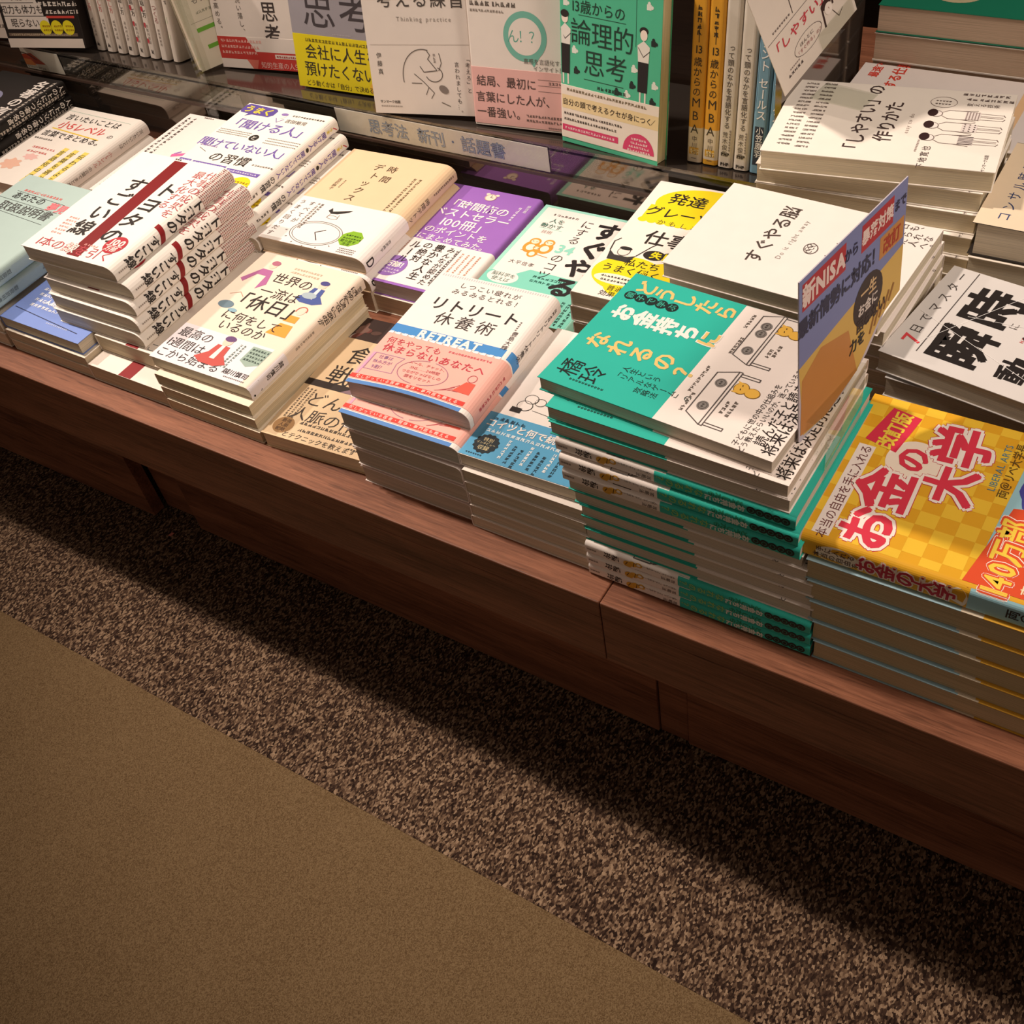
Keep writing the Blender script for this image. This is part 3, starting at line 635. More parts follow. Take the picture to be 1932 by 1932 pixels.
def d_shiy(P):
    P.t('「しやすい」の', 66, 117, 17, '4a3a38', b=0.012); P.t('作りかた', 65, 96, 17, '4a3a38', b=0.012); P.t('easy to do', 64, 79, 5.4, 'a08f88', sp=1.3)
    for (u, cc) in ((84, 0), (64, 1), (44, 2)):       # three figures in shorts, heads towards the title
        P.ell(u, 60, 5, 5, 'f4ebe4', 3); P.arc(u, 60, 5, 5, 0, 360, .6, '6a5a56', 4); P.ell(u + 1.2, 63, 6, 4.2, '3a2624', 5)
        P.line([(u - 3, 55), (u - 7, 50), (u - 7, 36), (u - 6, 26)], .6, '7a6a66', 3); P.line([(u + 3, 55), (u + 7, 50), (u + 7, 36), (u + 6, 26)], .6, '7a6a66', 3)
        P.line([(u - 7, 40), (u - 9, 27)], .6, '7a6a66', 3); P.line([(u + 7, 40), (u + 9, 27)], .6, '7a6a66', 3)
        P.rect(u - 6.5, 24, u + 6.5, 36, 'e6dcd6', 3)
        if cc == 0: [P.line([(u - 6.5, 25.5 + k * 2.4), (u + 6.5, 25.5 + k * 2.4)], .9, '9a8a86', 4) for k in range(5)]
        if cc == 1: [P.ell(u - 5 + (k % 4) * 3.4, 26 + (k // 4) * 4, .8, .8, '3a2624', 4, n=8) for k in range(12)]
        if cc == 2: [P.line([(u - 5.5 + k * 2.2, 24.5), (u - 5.5 + k * 2.2, 35.5)], .9, '3a2624', 4) for k in range(6)]
        for q in (-5, -1, 1, 5): P.line([(u + q, 24), (u + q * .9, 6)], .5, '8a7a76', 3)
        P.line([(u - 5, 6), (u - 2, 4.5)], .7, '6a5a56', 3); P.line([(u + 5, 6), (u + 2, 4.5)], .7, '6a5a56', 3)
    P.arc(104, 57, 9, 11, 0, 360, .5, '8a7a76', 3); P.mark(101, 64, 5, 2.4, '6a5a56', vert=True); P.mark(106, 64, 5, 2.4, '6a5a56', vert=True)
    P.mark(120, 44, 8, 4.4, '6a5a56', vert=True); P.mark(112, 40, 8, 4.4, '6a5a56', vert=True); P.t('変える技術', 103, 38, 5.4, '6a5a56', vert=True)
    P.t('下地寛也', 13, 58, 7.6, '4a3a38', sp=1.2); P.mark(20, 66, 8, 2.2, '9a8a84'); P.t('サンマーク出版', 12, 10, 3.6, '4a3a38')
    for k in range(17): P.mark(14 + k * 6.6, 180, 4, 3.2, '7a6c66', vert=True, gap=.9); P.mark(12 + k * 6.8, 164, 4, 3.2, '7a6c66', vert=True, gap=.9)
SHIY = Book(127, 191, 18.5, side='R', cover='f7efe4', page='e0d2b4', draw=d_shiy, r=(.001, .001), rt=(.0015, .0015))
# yellow cloud paperback
def d_hat(P):
    Y = 'f2dc1e'
    P.ell(64, 160, 52, 30, Y, 1, n=40); P.rect(10, 126, 114, 152, Y, 1)
    for k in range(11): P.ell(13 + k * 9.4, 126, 5.2, 4.2, Y, 1, n=14)
    P.t('発達', 43, 167, 20, K, b=0.012); P.t('グレーゾーン', 62, 142, 17.5, K, b=0.01, sp=1.0); P.t('かもしれない', 62, 126, 9, '6a5a20', sp=1.3)
    P.t('仕事', 52, 100, 24, K, b=0.012, L=5)
    P.ell(20, 71, 6, 6.5, 'f4e4da', 4); P.arc(20, 71, 6, 6.5, 0, 360, .6, K, 5); P.ell(20, 76, 6.4, 2.8, '2a2626', 5); P.poly([(9, 56), (31, 56), (34, 68), (27, 64), (13, 64), (6, 70)], '3a3634', 3); P.line([(6, 70), (4, 84), (8, 90)], 1.2, K, 3); P.line([(34, 68), (42, 86), (46, 92)], 1.2, K, 3)
    P.ell(50, 74, 11, 7.5, K, 3); P.ell(66, 75, 10, 7.5, K, 3); P.t('失敗', 58, 74.5, 11, Y, b=0.03, L=4, sp=1.15)
    P.ell(38, 40, 34, 26, Y, 2, n=40); P.ell(78, 46, 30, 22, Y, 2, n=40); P.ell(54, 22, 30, 18, Y, 2, n=40)
    P.t('私たち', 46, 57, 12, K, b=0.008, L=4); P.t('うまく働く', 40, 44.5, 12, K, b=0.008, L=4)
    P.ell(32, 29, 22, 7.5, 'f6ecd8', 3); P.mark(16, 31.5, 10, 3, K, L=5); P.mark(18, 26, 8, 3, K, L=5); P.t('普通の', 42, 16, 8, K, L=4); P.t('効果一覧', 42, 7.5, 8, K, L=4)
HAT = Book(112, 193, 17, side='L', cover='f4eae2', page='d9c9b2', draw=d_hat)
# mint edged paperback with the orange sloths
def d_34(P):
    P.rect(5, 4, 121, 184, 'f4e8e2', 1)
    P.t('すぐやる', 90, 178, 33, '241f20', vert=True, b=0.03, sp=1.02, L=5)
    for (u, v) in ((104, 146), (104, 112), (103, 80)): P.poly([(u, v), (u + 5, v + 10), (u + 1, v + 3), (u - 3, v + 6)], 'd8485a', 4)
    P.t('にする', 63, 174, 15, K, vert=True); P.t('34', 62, 119, 20, '8fd3c2', b=0.03); P.t('のコツ', 61, 110, 15, K, vert=True)
    P.mark(18, 173, 7, 4, '6a605c'); P.t('人を', 29, 162, 9, '2f6a5c', b=0.01); P.t('動かす', 27, 152, 9, '2f6a5c', b=0.01); P.line([(14, 147), (42, 147)], .8, '8fd3c2', 2); P.t('技術', 27, 141, 6.5, 'a08c84')
    for (u, v, q) in ((24, 118, 10), (40, 120, 9.5), (31, 108, 6.5)):
        P.ell(u, v - 6, q * .9, q * 1.05, 'e39a3c', 3); P.ell(u, v + 4, q * .66, q * .6, 'e39a3c', 4); P.ell(u, v + 3.5, q * .46, q * .38, 'f6e2c8', 5); P.line([(u - 3, v + 4), (u - 1.5, v + 3.4)], .7, '6a4020', 6); P.line([(u + 1.5, v + 3.4), (u + 3, v + 4)], .7, '6a4020', 6); P.ell(u, v - 7, q * .5, q * .55, 'f6ead8', 4)
    P.line([(16, 104), (50, 100)], 1, 'c98a3a', 3); P.t('大平信孝', 29, 83, 7, K, sp=1.1)
    P.poly([(0, 60), (6, 64), (30, 62), (44, 76), (126, 74), (126, 0), (0, 0)], '7fd0bd', 2)
    P.ell(22, 56, 18, 11, 'f2e8e2', 3); P.t('脳科学を', 22, 59, 7, '2f6a5c', L=5); P.t('使えば', 22, 51.5, 7, '2f6a5c', L=5); P.mark(52, 67, 8, 4.4, '1f5a4c', L=4); P.mark(52, 60, 9, 4.4, '1f5a4c', L=4)
    for k in range(4): P.mark(118 - k * 7, 40, 8, 4.2, '1f4a40', vert=True, L=4)
P34 = Book(126, 188, 19, side='R', cover='9edccb', page='ddd0bd', draw=d_34)
# purple paperback
def d_pur(P):
    W = 'f3ece8'
    P.t('「時間術の', 60, 153, 16.5, W, b=0.012, L=4); P.t('ベストセラー', 62, 136, 16.5, W, b=0.012, L=4); P.t('100冊」', 64, 118, 19, W, b=0.008, L=4); P.t('のポイントを', 63, 101, 13.5, W, b=0.006, L=4); P.t('1冊にまとめてみた。', 60, 87, 11.6, W, b=0.006, L=4)
    P.ell(64, 175, 6, 5.6, 'ecdcc8', 4); P.arc(64, 175, 6.6, 6.2, 0, 360, 1, 'c9a9a0', 5); P.line([(64, 175), (64, 179)], .7, '5a3a6a', 6); P.line([(64, 175), (67, 175)], .7, '5a3a6a', 6); P.ell(58, 180.5, 2.6, 2, 'ecdcc8', 4); P.ell(70, 180.5, 2.6, 2, 'ecdcc8', 4)
    P.t('藤吉豊', 116, 174, 5, 'e9dff0', vert=True, L=4); P.mark(108, 168, 6, 4, 'e9dff0', vert=True, L=4)
def o_pur(P):
    P.t('みんなが認めた', 76, 77, 9.8, K, vert=True, b=0.006, L=4); P.t('豊かな人生', 61, 78, 13, K, vert=True, b=0.012, L=4); P.t('の絶対', 46, 78, 12.4, K, vert=True, b=0.008, L=4); P.t('ルール', 32, 76, 13.4, K, vert=True, b=0.01, L=4)
    P.ell(27, 28, 18, 18, '8f68b4', 3); P.t('25万部！', 27, 31, 10, 'f4ece4', b=0.03, L=5, sp=.92); P.mark(16, 22, 7, 3.2, 'd9c8e4', L=5); P.mark(18, 17, 6, 3.2, 'd9c8e4', L=5)
    for i in range(4): P.mark(92 + i * 7, 72, 14, 2.8, 'c4886a', vert=True); P.mark(6 + i * 5, 74, 8, 2.6, 'c4886a', vert=True)
    P.mark(84, 74, 16, 3.4, '3a3432', vert=True); P.line([(86, 76), (86, 10)], .6, '3a3432', 3)
PUR = Book(124, 189, 18, side='R', cover='9a68bc', page='cbbfc0', r=(.002, .002), rt=(.004, .004), draw=d_pur, spine=lambda P: P.mark(9, 170, 24, 5, 'd8c4e2', vert=True), obi=(3.5, 81, 'f2e8e4'), obi_draw=o_pur)
# tan and white paperback with the clock
def d_det(P):
    for ch, u, v in (('時', 74, 160), ('間', 77, 140), ('デ', 55, 160), ('ト', 60, 143), ('ッ', 58, 127), ('ク', 59, 112), ('ス', 58, 96)): P.t(ch, u, v, 13.5, '4a3a28', L=4)
    P.t('吉武麻子', 24, 128, 6, '5a4a34', vert=True); P.mark(32, 126, 6, 2.4, '7a6a50', vert=True)
    for i in range(2): P.mark(112 + i * 7, 152, 17, 4, '6a5a40', vert=True)
def o_det(P):
    P.arc(62, 25, 33, 21, 0, 360, .7, '5a5048', 3, 40); P.arc(62, 25, 30, 18.6, 0, 360, .6, '5a5048', 3, 40); P.line([(60, 26), (70, 14)], 1, K, 4); P.line([(60, 26), (70, 33)], 1.1, K, 4)
    for k in range(7): a = R(190 + k * 26); P.line([(62 + 37 * math.cos(a), 25 + 24 * math.sin(a)), (62 + 39 * math.cos(a), 25 + 25.5 * math.sin(a))], 1, '5a5048', 3)
    P.poly([(52, 72), (56, 66), (62, 68), (78, 74), (76, 70), (64, 63), (56, 62), (50, 66)], '2a2624', 4); P.arc(62, 56, 7, 3, 0, 360, .5, '6a6058', 3); P.line([(56, 62), (55, 54)], .5, '6a6058', 3); P.line([(68, 62), (69, 54)], .5, '6a6058', 3)
    P.ell(107, 28, 14.5, 14, '84b428', 3, n=8, rot=22); P.mark(98, 33, 6, 3, '2f4a10', L=5); P.mark(97, 28, 7, 3, '2f4a10', L=5); P.t('取り戻す', 107, 23, 5, '2f4a10', b=.01, L=5); P.t('方法', 107, 18, 5, '2f4a10', b=.01, L=5)
    P.t('すべてが', 22, 78, 8.6, '4a423c', vert=True, sp=1.3); P.t('うまく回りだす', 9, 78, 8.6, '4a423c', vert=True, sp=1.2); P.mark(36, 76, 11, 4, '6a6058', vert=True); P.mark(31, 76, 11, 3.4, '8a8078', vert=True)
    for i in range(3): P.mark(104, 10 - i * 3.2, 10, 2, '5a5048', L=4)
    P.rect(2, 0, 30, 5, 'c9c2bb', 2)
def s_det(P):
    P.t('時間デトックス', 9, 130, 7.6, '4a3a34', vert=True, sp=1.15); P.mark(9, 182, 12, 3.2, '7a6454', vert=True)
def os_det(P): P.arc(9, 10, 4.6, 5.4, -90, 90, 1.6, K, 4); P.line([(9, 4.6), (7, 4.6), (7, 15.4), (9, 15.4)], 1.5, K, 4); P.t('吉武麻子', 9, 50, 4.6, '4a423c', vert=True, sp=1.1)
DET = Book(142, 188, 18.5, side='R', cover='e2c5a0', page='dccdb8', r=(.003, .003), rt=(.014, .010), draw=d_det, spine=s_det, obi=(0, 84, 'f2e8e4'), obi_draw=o_det, obi_spine=os_det)
# white paperback with violet lettering
V = '6e5aa8'
def d_kiku(P):
    P.poly([(0, 182), (4, 187), (48, 184), (52, 180), (52, 170), (47, 165), (22, 165), (14, 160), (16, 166), (3, 167), (-1, 171)], '5c4a96', 2); P.t('うまく', 26, 175, 15.5, 'e9d23c', b=0.024, L=4, rot=-3)
    P.ell(66, 172, 4.5, 5, 'f0e4e0', 3); P.ell(66, 176, 5, 3, '8a70b0', 4); P.line([(60, 166), (66, 158), (72, 166)], 1, '8a70b0', 3); P.mark(78, 176, 12, 3.6, '4a423e'); P.t('著者名'[:0] + '吉田裕児', 92, 164, 8, '5a5048', b=.01)
    P.t('「聞ける人」', 66, 144, 21, V, b=0.012); P.t('聞けていない人」', 66, 98, 18.5, V, b=0.012, sp=.93); P.t('の習慣', 64, 72, 20, K, b=0.006)
    P.ell(62, 120, 6.5, 6.5, '2a2624', 3); P.t('と', 62, 120, 8.5, 'f3ece4', L=4)
    for i in range(3): P.mark(4, 127 - i * 4, 20, 2.2, '6a6058'); P.mark(80, 124 - i * 5, 20, 2.2, '6a6058')
    P.rect(-1 + 1, 52, 18, 58.5, V, 2); P.rect(21, 51, 72, 58, V, 2); P.rect(75, 49, 124, 56, V, 2); P.mark(3, 55, 5, 3.2, 'd8cfe8', L=4); P.mark(24, 54.5, 13, 3.2, 'd8cfe8', L=4); P.mark(78, 52.5, 12, 3.2, 'd8cfe8', L=4)
    P.t('思わず話したくなる', 52, 42, 8.4, K, L=3); P.ell(110, 31, 15, 15, 'f0d31e', 2); P.mark(101, 35, 5, 4, '8a6a10', L=4); P.mark(100, 29, 6, 4, '8a6a10', L=4)
    P.mark(100, 70, 8, 3.4, '6a6058'); P.mark(4, 90, 8, 3, '8a70b0'); P.line([(8, 84), (22, 78)], .7, K, 2)
def s_kiku(P):
    P.poly([(3, 184), (9, 178), (14, 184)], 'c8323c', 3); P.rect(2, 166, 15, 177, '5c4a96', 2); P.t('うま', 8.5, 177, 5.6, 'e9d23c', vert=True, b=.02, L=4)
    P.t('聞ける人', 8.5, 164, 8.4, V, vert=True, b=0.012); P.ell(8.5, 127, 2.6, 2.6, K, 3); P.t('聞けていない人', 8.5, 122, 7.6, V, vert=True, b=.012); P.t('の習慣', 8.5, 66, 9, K, vert=True, b=.01); P.mark(8.5, 34, 5, 4, '5a5048', vert=True)
KIKU = Book(134, 188, 17, side='R', cover='f5ede4', page='e2d5c2', r=(.003, .003), rt=(.008, .007), draw=d_kiku, spine=s_kiku)
# white paperback with the marker pen lines
def d_lev(P):
    P.t('言いたいことは', 66, 162, 15, K, b=.01); P.t('小5レベル', 64, 142, 20, 'dc5450', b=.014); P.t('の', 124, 136, 11, K); P.t('言葉でまとめる。', 70, 118, 15, K, b=.01); P.line([(16, 131), (112, 124)], 2.4, 'eecb4c', 2)
    P.line([(4, 176), (128, 172)], .5, '6ab09a', 2)
    for k, c in enumerate(('伝わるように', '言葉を選ぶ', '言語化のコツ')): P.line([(122 - k * 19, 92), (122 - k * 19, 14)], 9, 'f3dc6a', 2); P.t(c[:5], 122 - k * 19, 90, 11.5, K, vert=True, sp=1.25, L=4)
    P.ell(30, 40, 16, 12, 'f0c0a8', 2, wob=.2); P.ell(46, 62, 12, 7, 'f2c4bc', 2, wob=.2); P.mark(26, 84, 8, 5, 'd86a64'); P.mark(26, 74, 7, 5, 'd86a64'); P.mark(8, 104, 8, 4, '5a5048')
def s_lev(P):
    P.t('言いたいことは', 9, 176, 6.6, '6a6058', vert=True); P.t('小5レベル', 9, 116, 7, 'c86a62', vert=True); P.t('の言葉でまとめる。', 9, 78, 6.4, '6a6058', vert=True)
LEV = Book(143, 186, 19, side='R', cover='f6eee4', page='e2d5c2', r=(.003, .003), rt=(.012, .010), draw=d_lev, spine=s_lev)
# black cover paperback
def d_blk(P):
    P.ell(30, 70, 34, 60, '7a4a34', 1, n=30); P.ell(20, 90, 24, 40, 'c9783c', 2, n=30); P.ell(46, 120, 22, 18, '8a8aa8', 2, n=20); P.ell(66, 60, 20, 34, 'b49a84', 2, n=20)
    P.t('名著の言う本', 104, 178, 24, 'f0e8e0', vert=True, b=.02, L=4); P.mark(122, 180, 20, 6, 'cfc4b8', vert=True, L=4); P.mark(84, 100, 12, 5, 'cfc4b8', vert=True, L=4)
def s_blk(P):
    P.t('人の上に立つ者の名言', 5.5, 182, 9.5, 'efe7df', vert=True, b=.02, sp=1.1); P.mark(13, 182, 24, 5, 'cfc4b8', vert=True)
BLK = Book(130, 186, 18, side='R', cover='17120f', page='cfc2ae', r=(.002, .002), rt=(.004, .004), draw=d_blk, spine=s_blk)
# white paperback with pink brush strokes
def d_pink(P):
    for k in range(2): P.mark(8 + k * 10, 180, 26, 5.4, '4a423e', vert=True, gap=1.2)
    P.mark(28, 184, 5, 3, '4a423e')
    for pts in (((52, 96), (70, 104), (96, 98)), ((60, 84), (84, 92), (104, 88)), ((56, 70), (74, 60), (96, 66))): P.line(pts, 6, 'e86aa0', 2)
    P.line([(52, 100), (58, 106)], 3, '9a7ab8', 2); P.mark(30, 40, 12, 5, 'd08a94')
PINK = Book(130, 187, 18, side='R', cover='f3e6e0', page='e2d5c2', draw=d_pink, rt=(.006, .005))
# pale mint hand book
def d_mint(P):
    P.mark(24, 158, 12, 5, 'd87a74'); P.line([(16, 154), (104, 150)], .6, K, 2); P.t('あなたの', 46, 146, 14, K, b=.01); P.t('夢見', 100, 142, 16, 'e07a80', b=.03); P.line([(-1 + 1, 137), (108, 134)], .6, K, 2)
    P.t('取扱説明書', 62, 125, 18, '4a4a48', b=.008); P.line([(0, 116), (108, 110)], .6, K, 2); P.poly([(0, 104), (54, 92), (66, 60), (40, 40), (0, 36)], 'f2ebe4', 2)
    P.line([(0, 104), (54, 92), (66, 60), (40, 40)], .6, '6a6a66', 3); P.mark(10, 80, 8, 4, '6a6a66'); P.mark(8, 26, 10, 5, '6a6a66')
MINT = Book(130, 186, 18.5, side='R', cover='b4cbc6', page='ddd2c0', r=(.004, .004), rt=(.006, .006), draw=d_mint, spine=lambda P: (P.mark(9, 170, 14, 6, '8a9490', vert=True), P.t('取扱説明書', 9, 40, 6, '5a6462', vert=True)))
# periwinkle blue paperback
def d_blue(P):
    for k in range(7): P.mark(8 + k * 2, 84 - k * 9, 20 - k, 5.4, 'eef0f8', L=3)
    P.t('人間関係の書き方', 74, 40, 10, 'f2f2f8', b=.012); P.t('人に言えない話', 70, 52, 10, 'f2f2f8', b=.012); P.line([(6, 20), (116, 12)], 1.0, '2a3050', 3); P.mark(66, 12, 12, 2.6, 'c9d2ec')
BLUE = Book(130, 186, 15, side='L', cover='7c95d8', page='ddd0ba', draw=d_blue)
BLUELOW = Book(132, 186, 14, side='L', cover='e6dccb', page='d6c6ac')
PLAIN = Book(128, 186, 18, side='L', cover='f0e6dc', page='dccdb6')
CREAM = Book(132, 186, 36, side='L', cover='eadfce', page='c9b8a0')
TOYLOW = Book(116, 188, 21, side='L', cover='f1e7dc', page='d3c2a6', draw=lambda P: P.rect(48, 0.3, 66, 30, '8a1418', 2))
KYULOW = Book(128, 186, 14.4, side='L', cover='f0e2cc', page='d9c8a8')
# shrink wrapped grey-white book with heavy lettering
def d_shun(P):
    P.t('7', 26, 174, 20, 'd8454c', b=0.01); P.t('日でマスター', 76, 176, 10.5, '4a4442', sp=1.45); P.line([(14, 164), (124, 166)], .8, '4a4442', 2)
    P.t('瞬時', 62, 138, 47, '241f1e', b=0.03, sp=1.12); P.t('に', 76, 116, 8, '6a625e'); P.t('動く', 46, 92, 30, '241f1e', b=0.02, sp=1.1); P.t('ノート術', 70, 60, 18, '241f1e', b=.01); P.mark(60, 104, 14, 3.4, 'c86a6a')
    for (a, b) in (((6, 40), (60, 184)), ((98, 10), (70, 150)), ((20, 170), (120, 120)), ((40, 60), (124, 84))): P.line([a, b], .35, 'f4f2f0', 5)
SHUN = Book(127, 188, 19, side='R', cover='d9d5d2', page='cdbfaa', draw=d_shun)
def d_kon(P):
    P.rect(0, 0, 130, 188, 'efdcc0', 1)
    P.t('コンサル時代に', 62, 168, 12, '3a4a78', sp=1.3); P.t('教わったこと', 60, 140, 16, '3a4a78', sp=1.1)
KONSAL = Book(130, 188, 30, side='R', cover='2a2523', page='e2d3bb', draw=d_kon, hard=True)
KONLOW = Book(130, 188, 24, side='R', cover='ece0d0', page='d8c9b0')
def d_rw(P):
    P.t('最速で', 116, 172, 11, 'd8402e', b=.02, L=3); P.t('する仕事', 110, 150, 14, 'd8402e', b=.02); P.rect(40, 20, 124, 28, 'f0c89a', 2)
REDWHITE = Book(128, 188, 20, side='R', cover='ece4e0', page='d8c8b4', draw=d_rw)
def d_grn(P):
    P.arc(40, 122, 17, 21, 0, 360, 6, 'cbbf9a', 3, 28); P.mark(84, 178, 6, 10, '4f9a80'); P.mark(64, 176, 4, 6, '4f9a80'); P.mark(40, 60, 10, 4, '7fb8a0'); P.t('ん！？', 40, 122, 9, 'cbbf9a', L=4)
GRN = Book(132, 188, 27, side='R', cover='1f7f62', page='d9bfa6', draw=d_grn)
GRNLOW = Book(132, 188, 28, side='R', cover='e9e0d6', page='cdb49c')
# upright books on the riser
G = '5a524c'
def d_green(P):
    P.t('13歳からの', 47, 139, 13.5, '1f3a30', b=.004); P.line([(24, 131), (80, 131)], .5, '1f3a30'); P.line([(92, 170), (92, 112)], .4, '1f3a30')
    P.t('論理的', 52, 115, 26, '1d3a30', b=0.0, sp=.98); P.t('思考', 56, 87, 27, '1d3a30', b=0.0, sp=1.0); P.line([(30, 70), (78, 70)], .6, '1f3a30'); P.mark(46, 64, 8, 4, '1f3a30')
    for (u, v, c) in ((7, 92, 0), (101, 90, 1)):
        P.ell(u, v + 34, 4, 5, 'f0e0d4', 4); P.ell(u, v + 38, 5, 3.6, '2a2624', 5 if c == 0 else 3); P.poly([(u - 6, v + 8), (u - 7, v + 24), (u, v + 29), (u + 7, v + 24), (u + 6, v + 8)], 'e4e0d8', 3); P.line([(u - 6, v + 22), (u, v + 14), (u + 7, v + 20)], .7, '3a3432', 4)
        P.poly([(u - 6, v + 9), (u + 6, v + 9), (u + 5, v - 20), (u - 6, v - 20)], '221f20', 4); P.line([(u - 3, v - 20), (u - 3, v - 30)], 1.8, 'eadfd6', 3); P.line([(u + 3, v - 20), (u + 3, v - 30)], 1.8, 'eadfd6', 3)
    for (u, v, c) in ((20, 76, '1f2a28'), (88, 74, '1f2a28'), (112, 118, '1f2a28'), (114, 78, 'dfe4da'), (18, 96, 'dfe4da'), (90, 90, 'dfe4da'), (112, 62, '1f2a28'), (8, 140, 'dfe4da'), (106, 150, 'dfe4da'), (82, 64, 'dfe4da'), (70, 64, '1f2a28')):
        P.rect(u - 2.6, v - 2.6, u + 2.6, v + 2.6, c, 2); P.ell(u, v + 3.4, 1.7, 1.7, c, 2, n=10); P.ell(u + 3.4, v, 1.7, 1.7, c, 2, n=10)
def o_green(P):
    P.rect(0, 36, 121, 50, 'e6cf9f', 1); P.mark(8, 56, 26, 3.4, '7a6a50'); P.t('自分の頭で考えるクセが身につく', 58, 43, 7.4, '3a3028', b=.006, L=3); P.line([(112, 40), (117, 46)], .5, '7a6a50')
    P.mark(4, 31, 22, 3, '4a4038'); P.mark(4, 25, 20, 3, '4a4038'); P.rect(2, 12.5, 73, 19, 'd23f6a', 2); P.mark(5, 15.6, 19, 3, 'f2d0d4', L=4)
    P.poly([(80 + 18 - 19 * math.cos(R(k * 9)), 9 + 19 * math.sin(R(k * 9))) for k in range(21)], 'd23f6a', 2)
    for k in range(4): P.mark(89 - k * 1.5, 22 - k * 4, 6 + k, 2.8, 'f4d8d8', L=4)
GREEN = Book(121, 188, 17, side='L', cover='4fb892', page='d9cfa8', draw=d_green, obi=(5, 60, 'e9ddd0'), obi_draw=o_green)
def d_pinkb(P):
    P.mark(4, 126, 9, 5.4, G); P.mark(4, 119, 12, 3, '8a8078'); P.ell(67, 96, 25, 25, '6fae9e', 2, n=40); P.ell(67, 96, 19, 18.5, 'dcd3cb', 3, n=40); P.poly([(70, 74), (84, 78), (76, 66)], '6fae9e', 2); P.t('ん！？', 66, 96, 15, '5aa090', b=-.004, L=4, sp=.85)
    P.t('直感を言語化する', 88, 72, 6, '6a625c', L=4); P.t('インサイト思考', 96, 65, 6, '6a625c', L=4)
def o_pinkb(P):
    P.t('結局、最初に', 42, 48, 12, '4a3c3a', b=.004, sp=1.0); P.t('言葉にした人が、', 52, 31, 12, '4a3c3a', b=.004, sp=1.0); P.t('一番強い。', 34, 15, 12, '4a3c3a', b=.004, sp=1.0)
    for k in range(3): P.line([(80, 54 - k * 6), (112, 54 - k * 6)], .4, '7a6662')
    P.mark(92, 51, 4, 3.4, '6a5652'); P.mark(64, 15, 13, 3.2, '6a5652'); P.mark(64, 10, 14, 3.2, '6a5652'); P.mark(90, 4, 12, 2, '6a5652')
PINKB = Book(118, 186, 16, side='L', cover='dcd3cb', page='e0d2c0', draw=d_pinkb, obi=(2, 62, 'd9aaa4'), obi_draw=o_pinkb)
def d_whiteb(P):
    P.t('考える練習', 70, 121, 19, '4a4440', b=.006, sp=1.1); P.t('Thinking practice', 72, 101, 6.6, '8a827a', sp=1.3)
    P.line([(4, 74), (122, 75.5)], .5, 'c2b8b0')
    P.t('伊藤真', 13, 67, 6.6, '4a4440', vert=True, sp=1.3)
    P.arc(66, 40, 26, 30, 75, 190, .9, G, 3); P.line([(72, 68), (75, 64), (72, 60), (82, 48), (66, 46), (62, 52)], .9, G, 3); P.line([(86, 66), (88, 56), (84, 48)], .8, G, 3)
    P.arc(78, 44, 10, 8, -160, 60, .9, G, 3); P.line([(54, 44), (64, 36), (70, 30), (66, 22)], .8, G, 3); P.line([(50, 34), (62, 34)], .8, G, 3); P.ell(88, 28, 6, 4, '7a706a', 4, rot=-30); P.line([(70, 30), (76, 24), (72, 18)], .8, G, 3); P.line([(84, 14), (94, 10)], 1, '7a706a', 3); P.mark(80, 66, 3, 3, '8a827a', vert=True)
    P.t('「考えろ」と', 119, 64, 6, '4a4440', vert=True, sp=1.1); P.t('言われましても…。', 106, 58, 6, '4a4440', vert=True, sp=1.08)
    P.t('サンマーク出版', 20, 13, 3.6, '4a4440', b=.02); P.mark(8, 8, 12, 2, '8a827a')
WHITEB = Book(124, 187, 18, side='R', cover='d5ccc4', page='e0d2c0', draw=d_whiteb)
def d_yelb(P): P.t('思考', 70, 92, 50, '3a3438', b=.0, sp=1.08); P.t('ゆるく考える', 64, 150, 14, '3a3438'); P.mark(60, 64, 12, 2, 'b0aab0')
def o_yelb(P):
    P.mark(18, 55, 24, 4.4, '6a6010'); P.t('会社に人生を', 70, 42, 18, '2a2620', b=.004, sp=1.0); P.t('預けたくない人へ', 82, 22, 18, '2a2620', b=.004, sp=.97); P.t('どう動くかは「自分」で決める', 62, 5.5, 7.2, '4a4420'); P.ell(116, 8, 9, 8, 'd9a83a', 2); P.t('5', 116, 8, 14, 'c8662a', b=.02, L=4)
YELB = Book(124, 188, 18, side='R', cover='8d8990', page='e0d2c0', draw=d_yelb, obi=(0, 61, 'cdbd12'), obi_draw=o_yelb)
def d_redb(P):
    P.t('鬼時短思考', 86, 161, 25, '3a3230', vert=True, b=.008, sp=1.05); P.t('世界の知を洗い落し、', 42, 132, 8, G, vert=True, sp=1.15); P.t('本質を高める。', 8, 106, 8, G, vert=True, sp=1.15)
def o_redb(P):
    P.poly([(0, 38), (44, 38), (56, 21), (120, 21), (120, 0), (0, 0)], 'b0342e', 1); P.poly([(0, 11), (40, 11), (54, 0), (0, 0)], 'd6ccc4', 2); P.poly([(40, 11), (58, 11), (54, 0), (48, 0)], 'c86a5c', 3)
    for k in range(3): P.mark(4, 33 - k * 7, 14 - k, 4, 'd9a59c')
    P.rect(84, 14, 118, 19, 'cfc0b8', 2); P.mark(86, 16.4, 12, 3, 'a0423a', L=4); P.t('知的生産の人生', 90, 5.5, 8.4, 'd8a8a0', b=.006, L=3)
REDB = Book(122, 188, 17, side='R', cover='d3cac2', page='e0d2c0', draw=d_redb, obi=(0, 38, 'd3cac2'), obi_draw=o_redb)
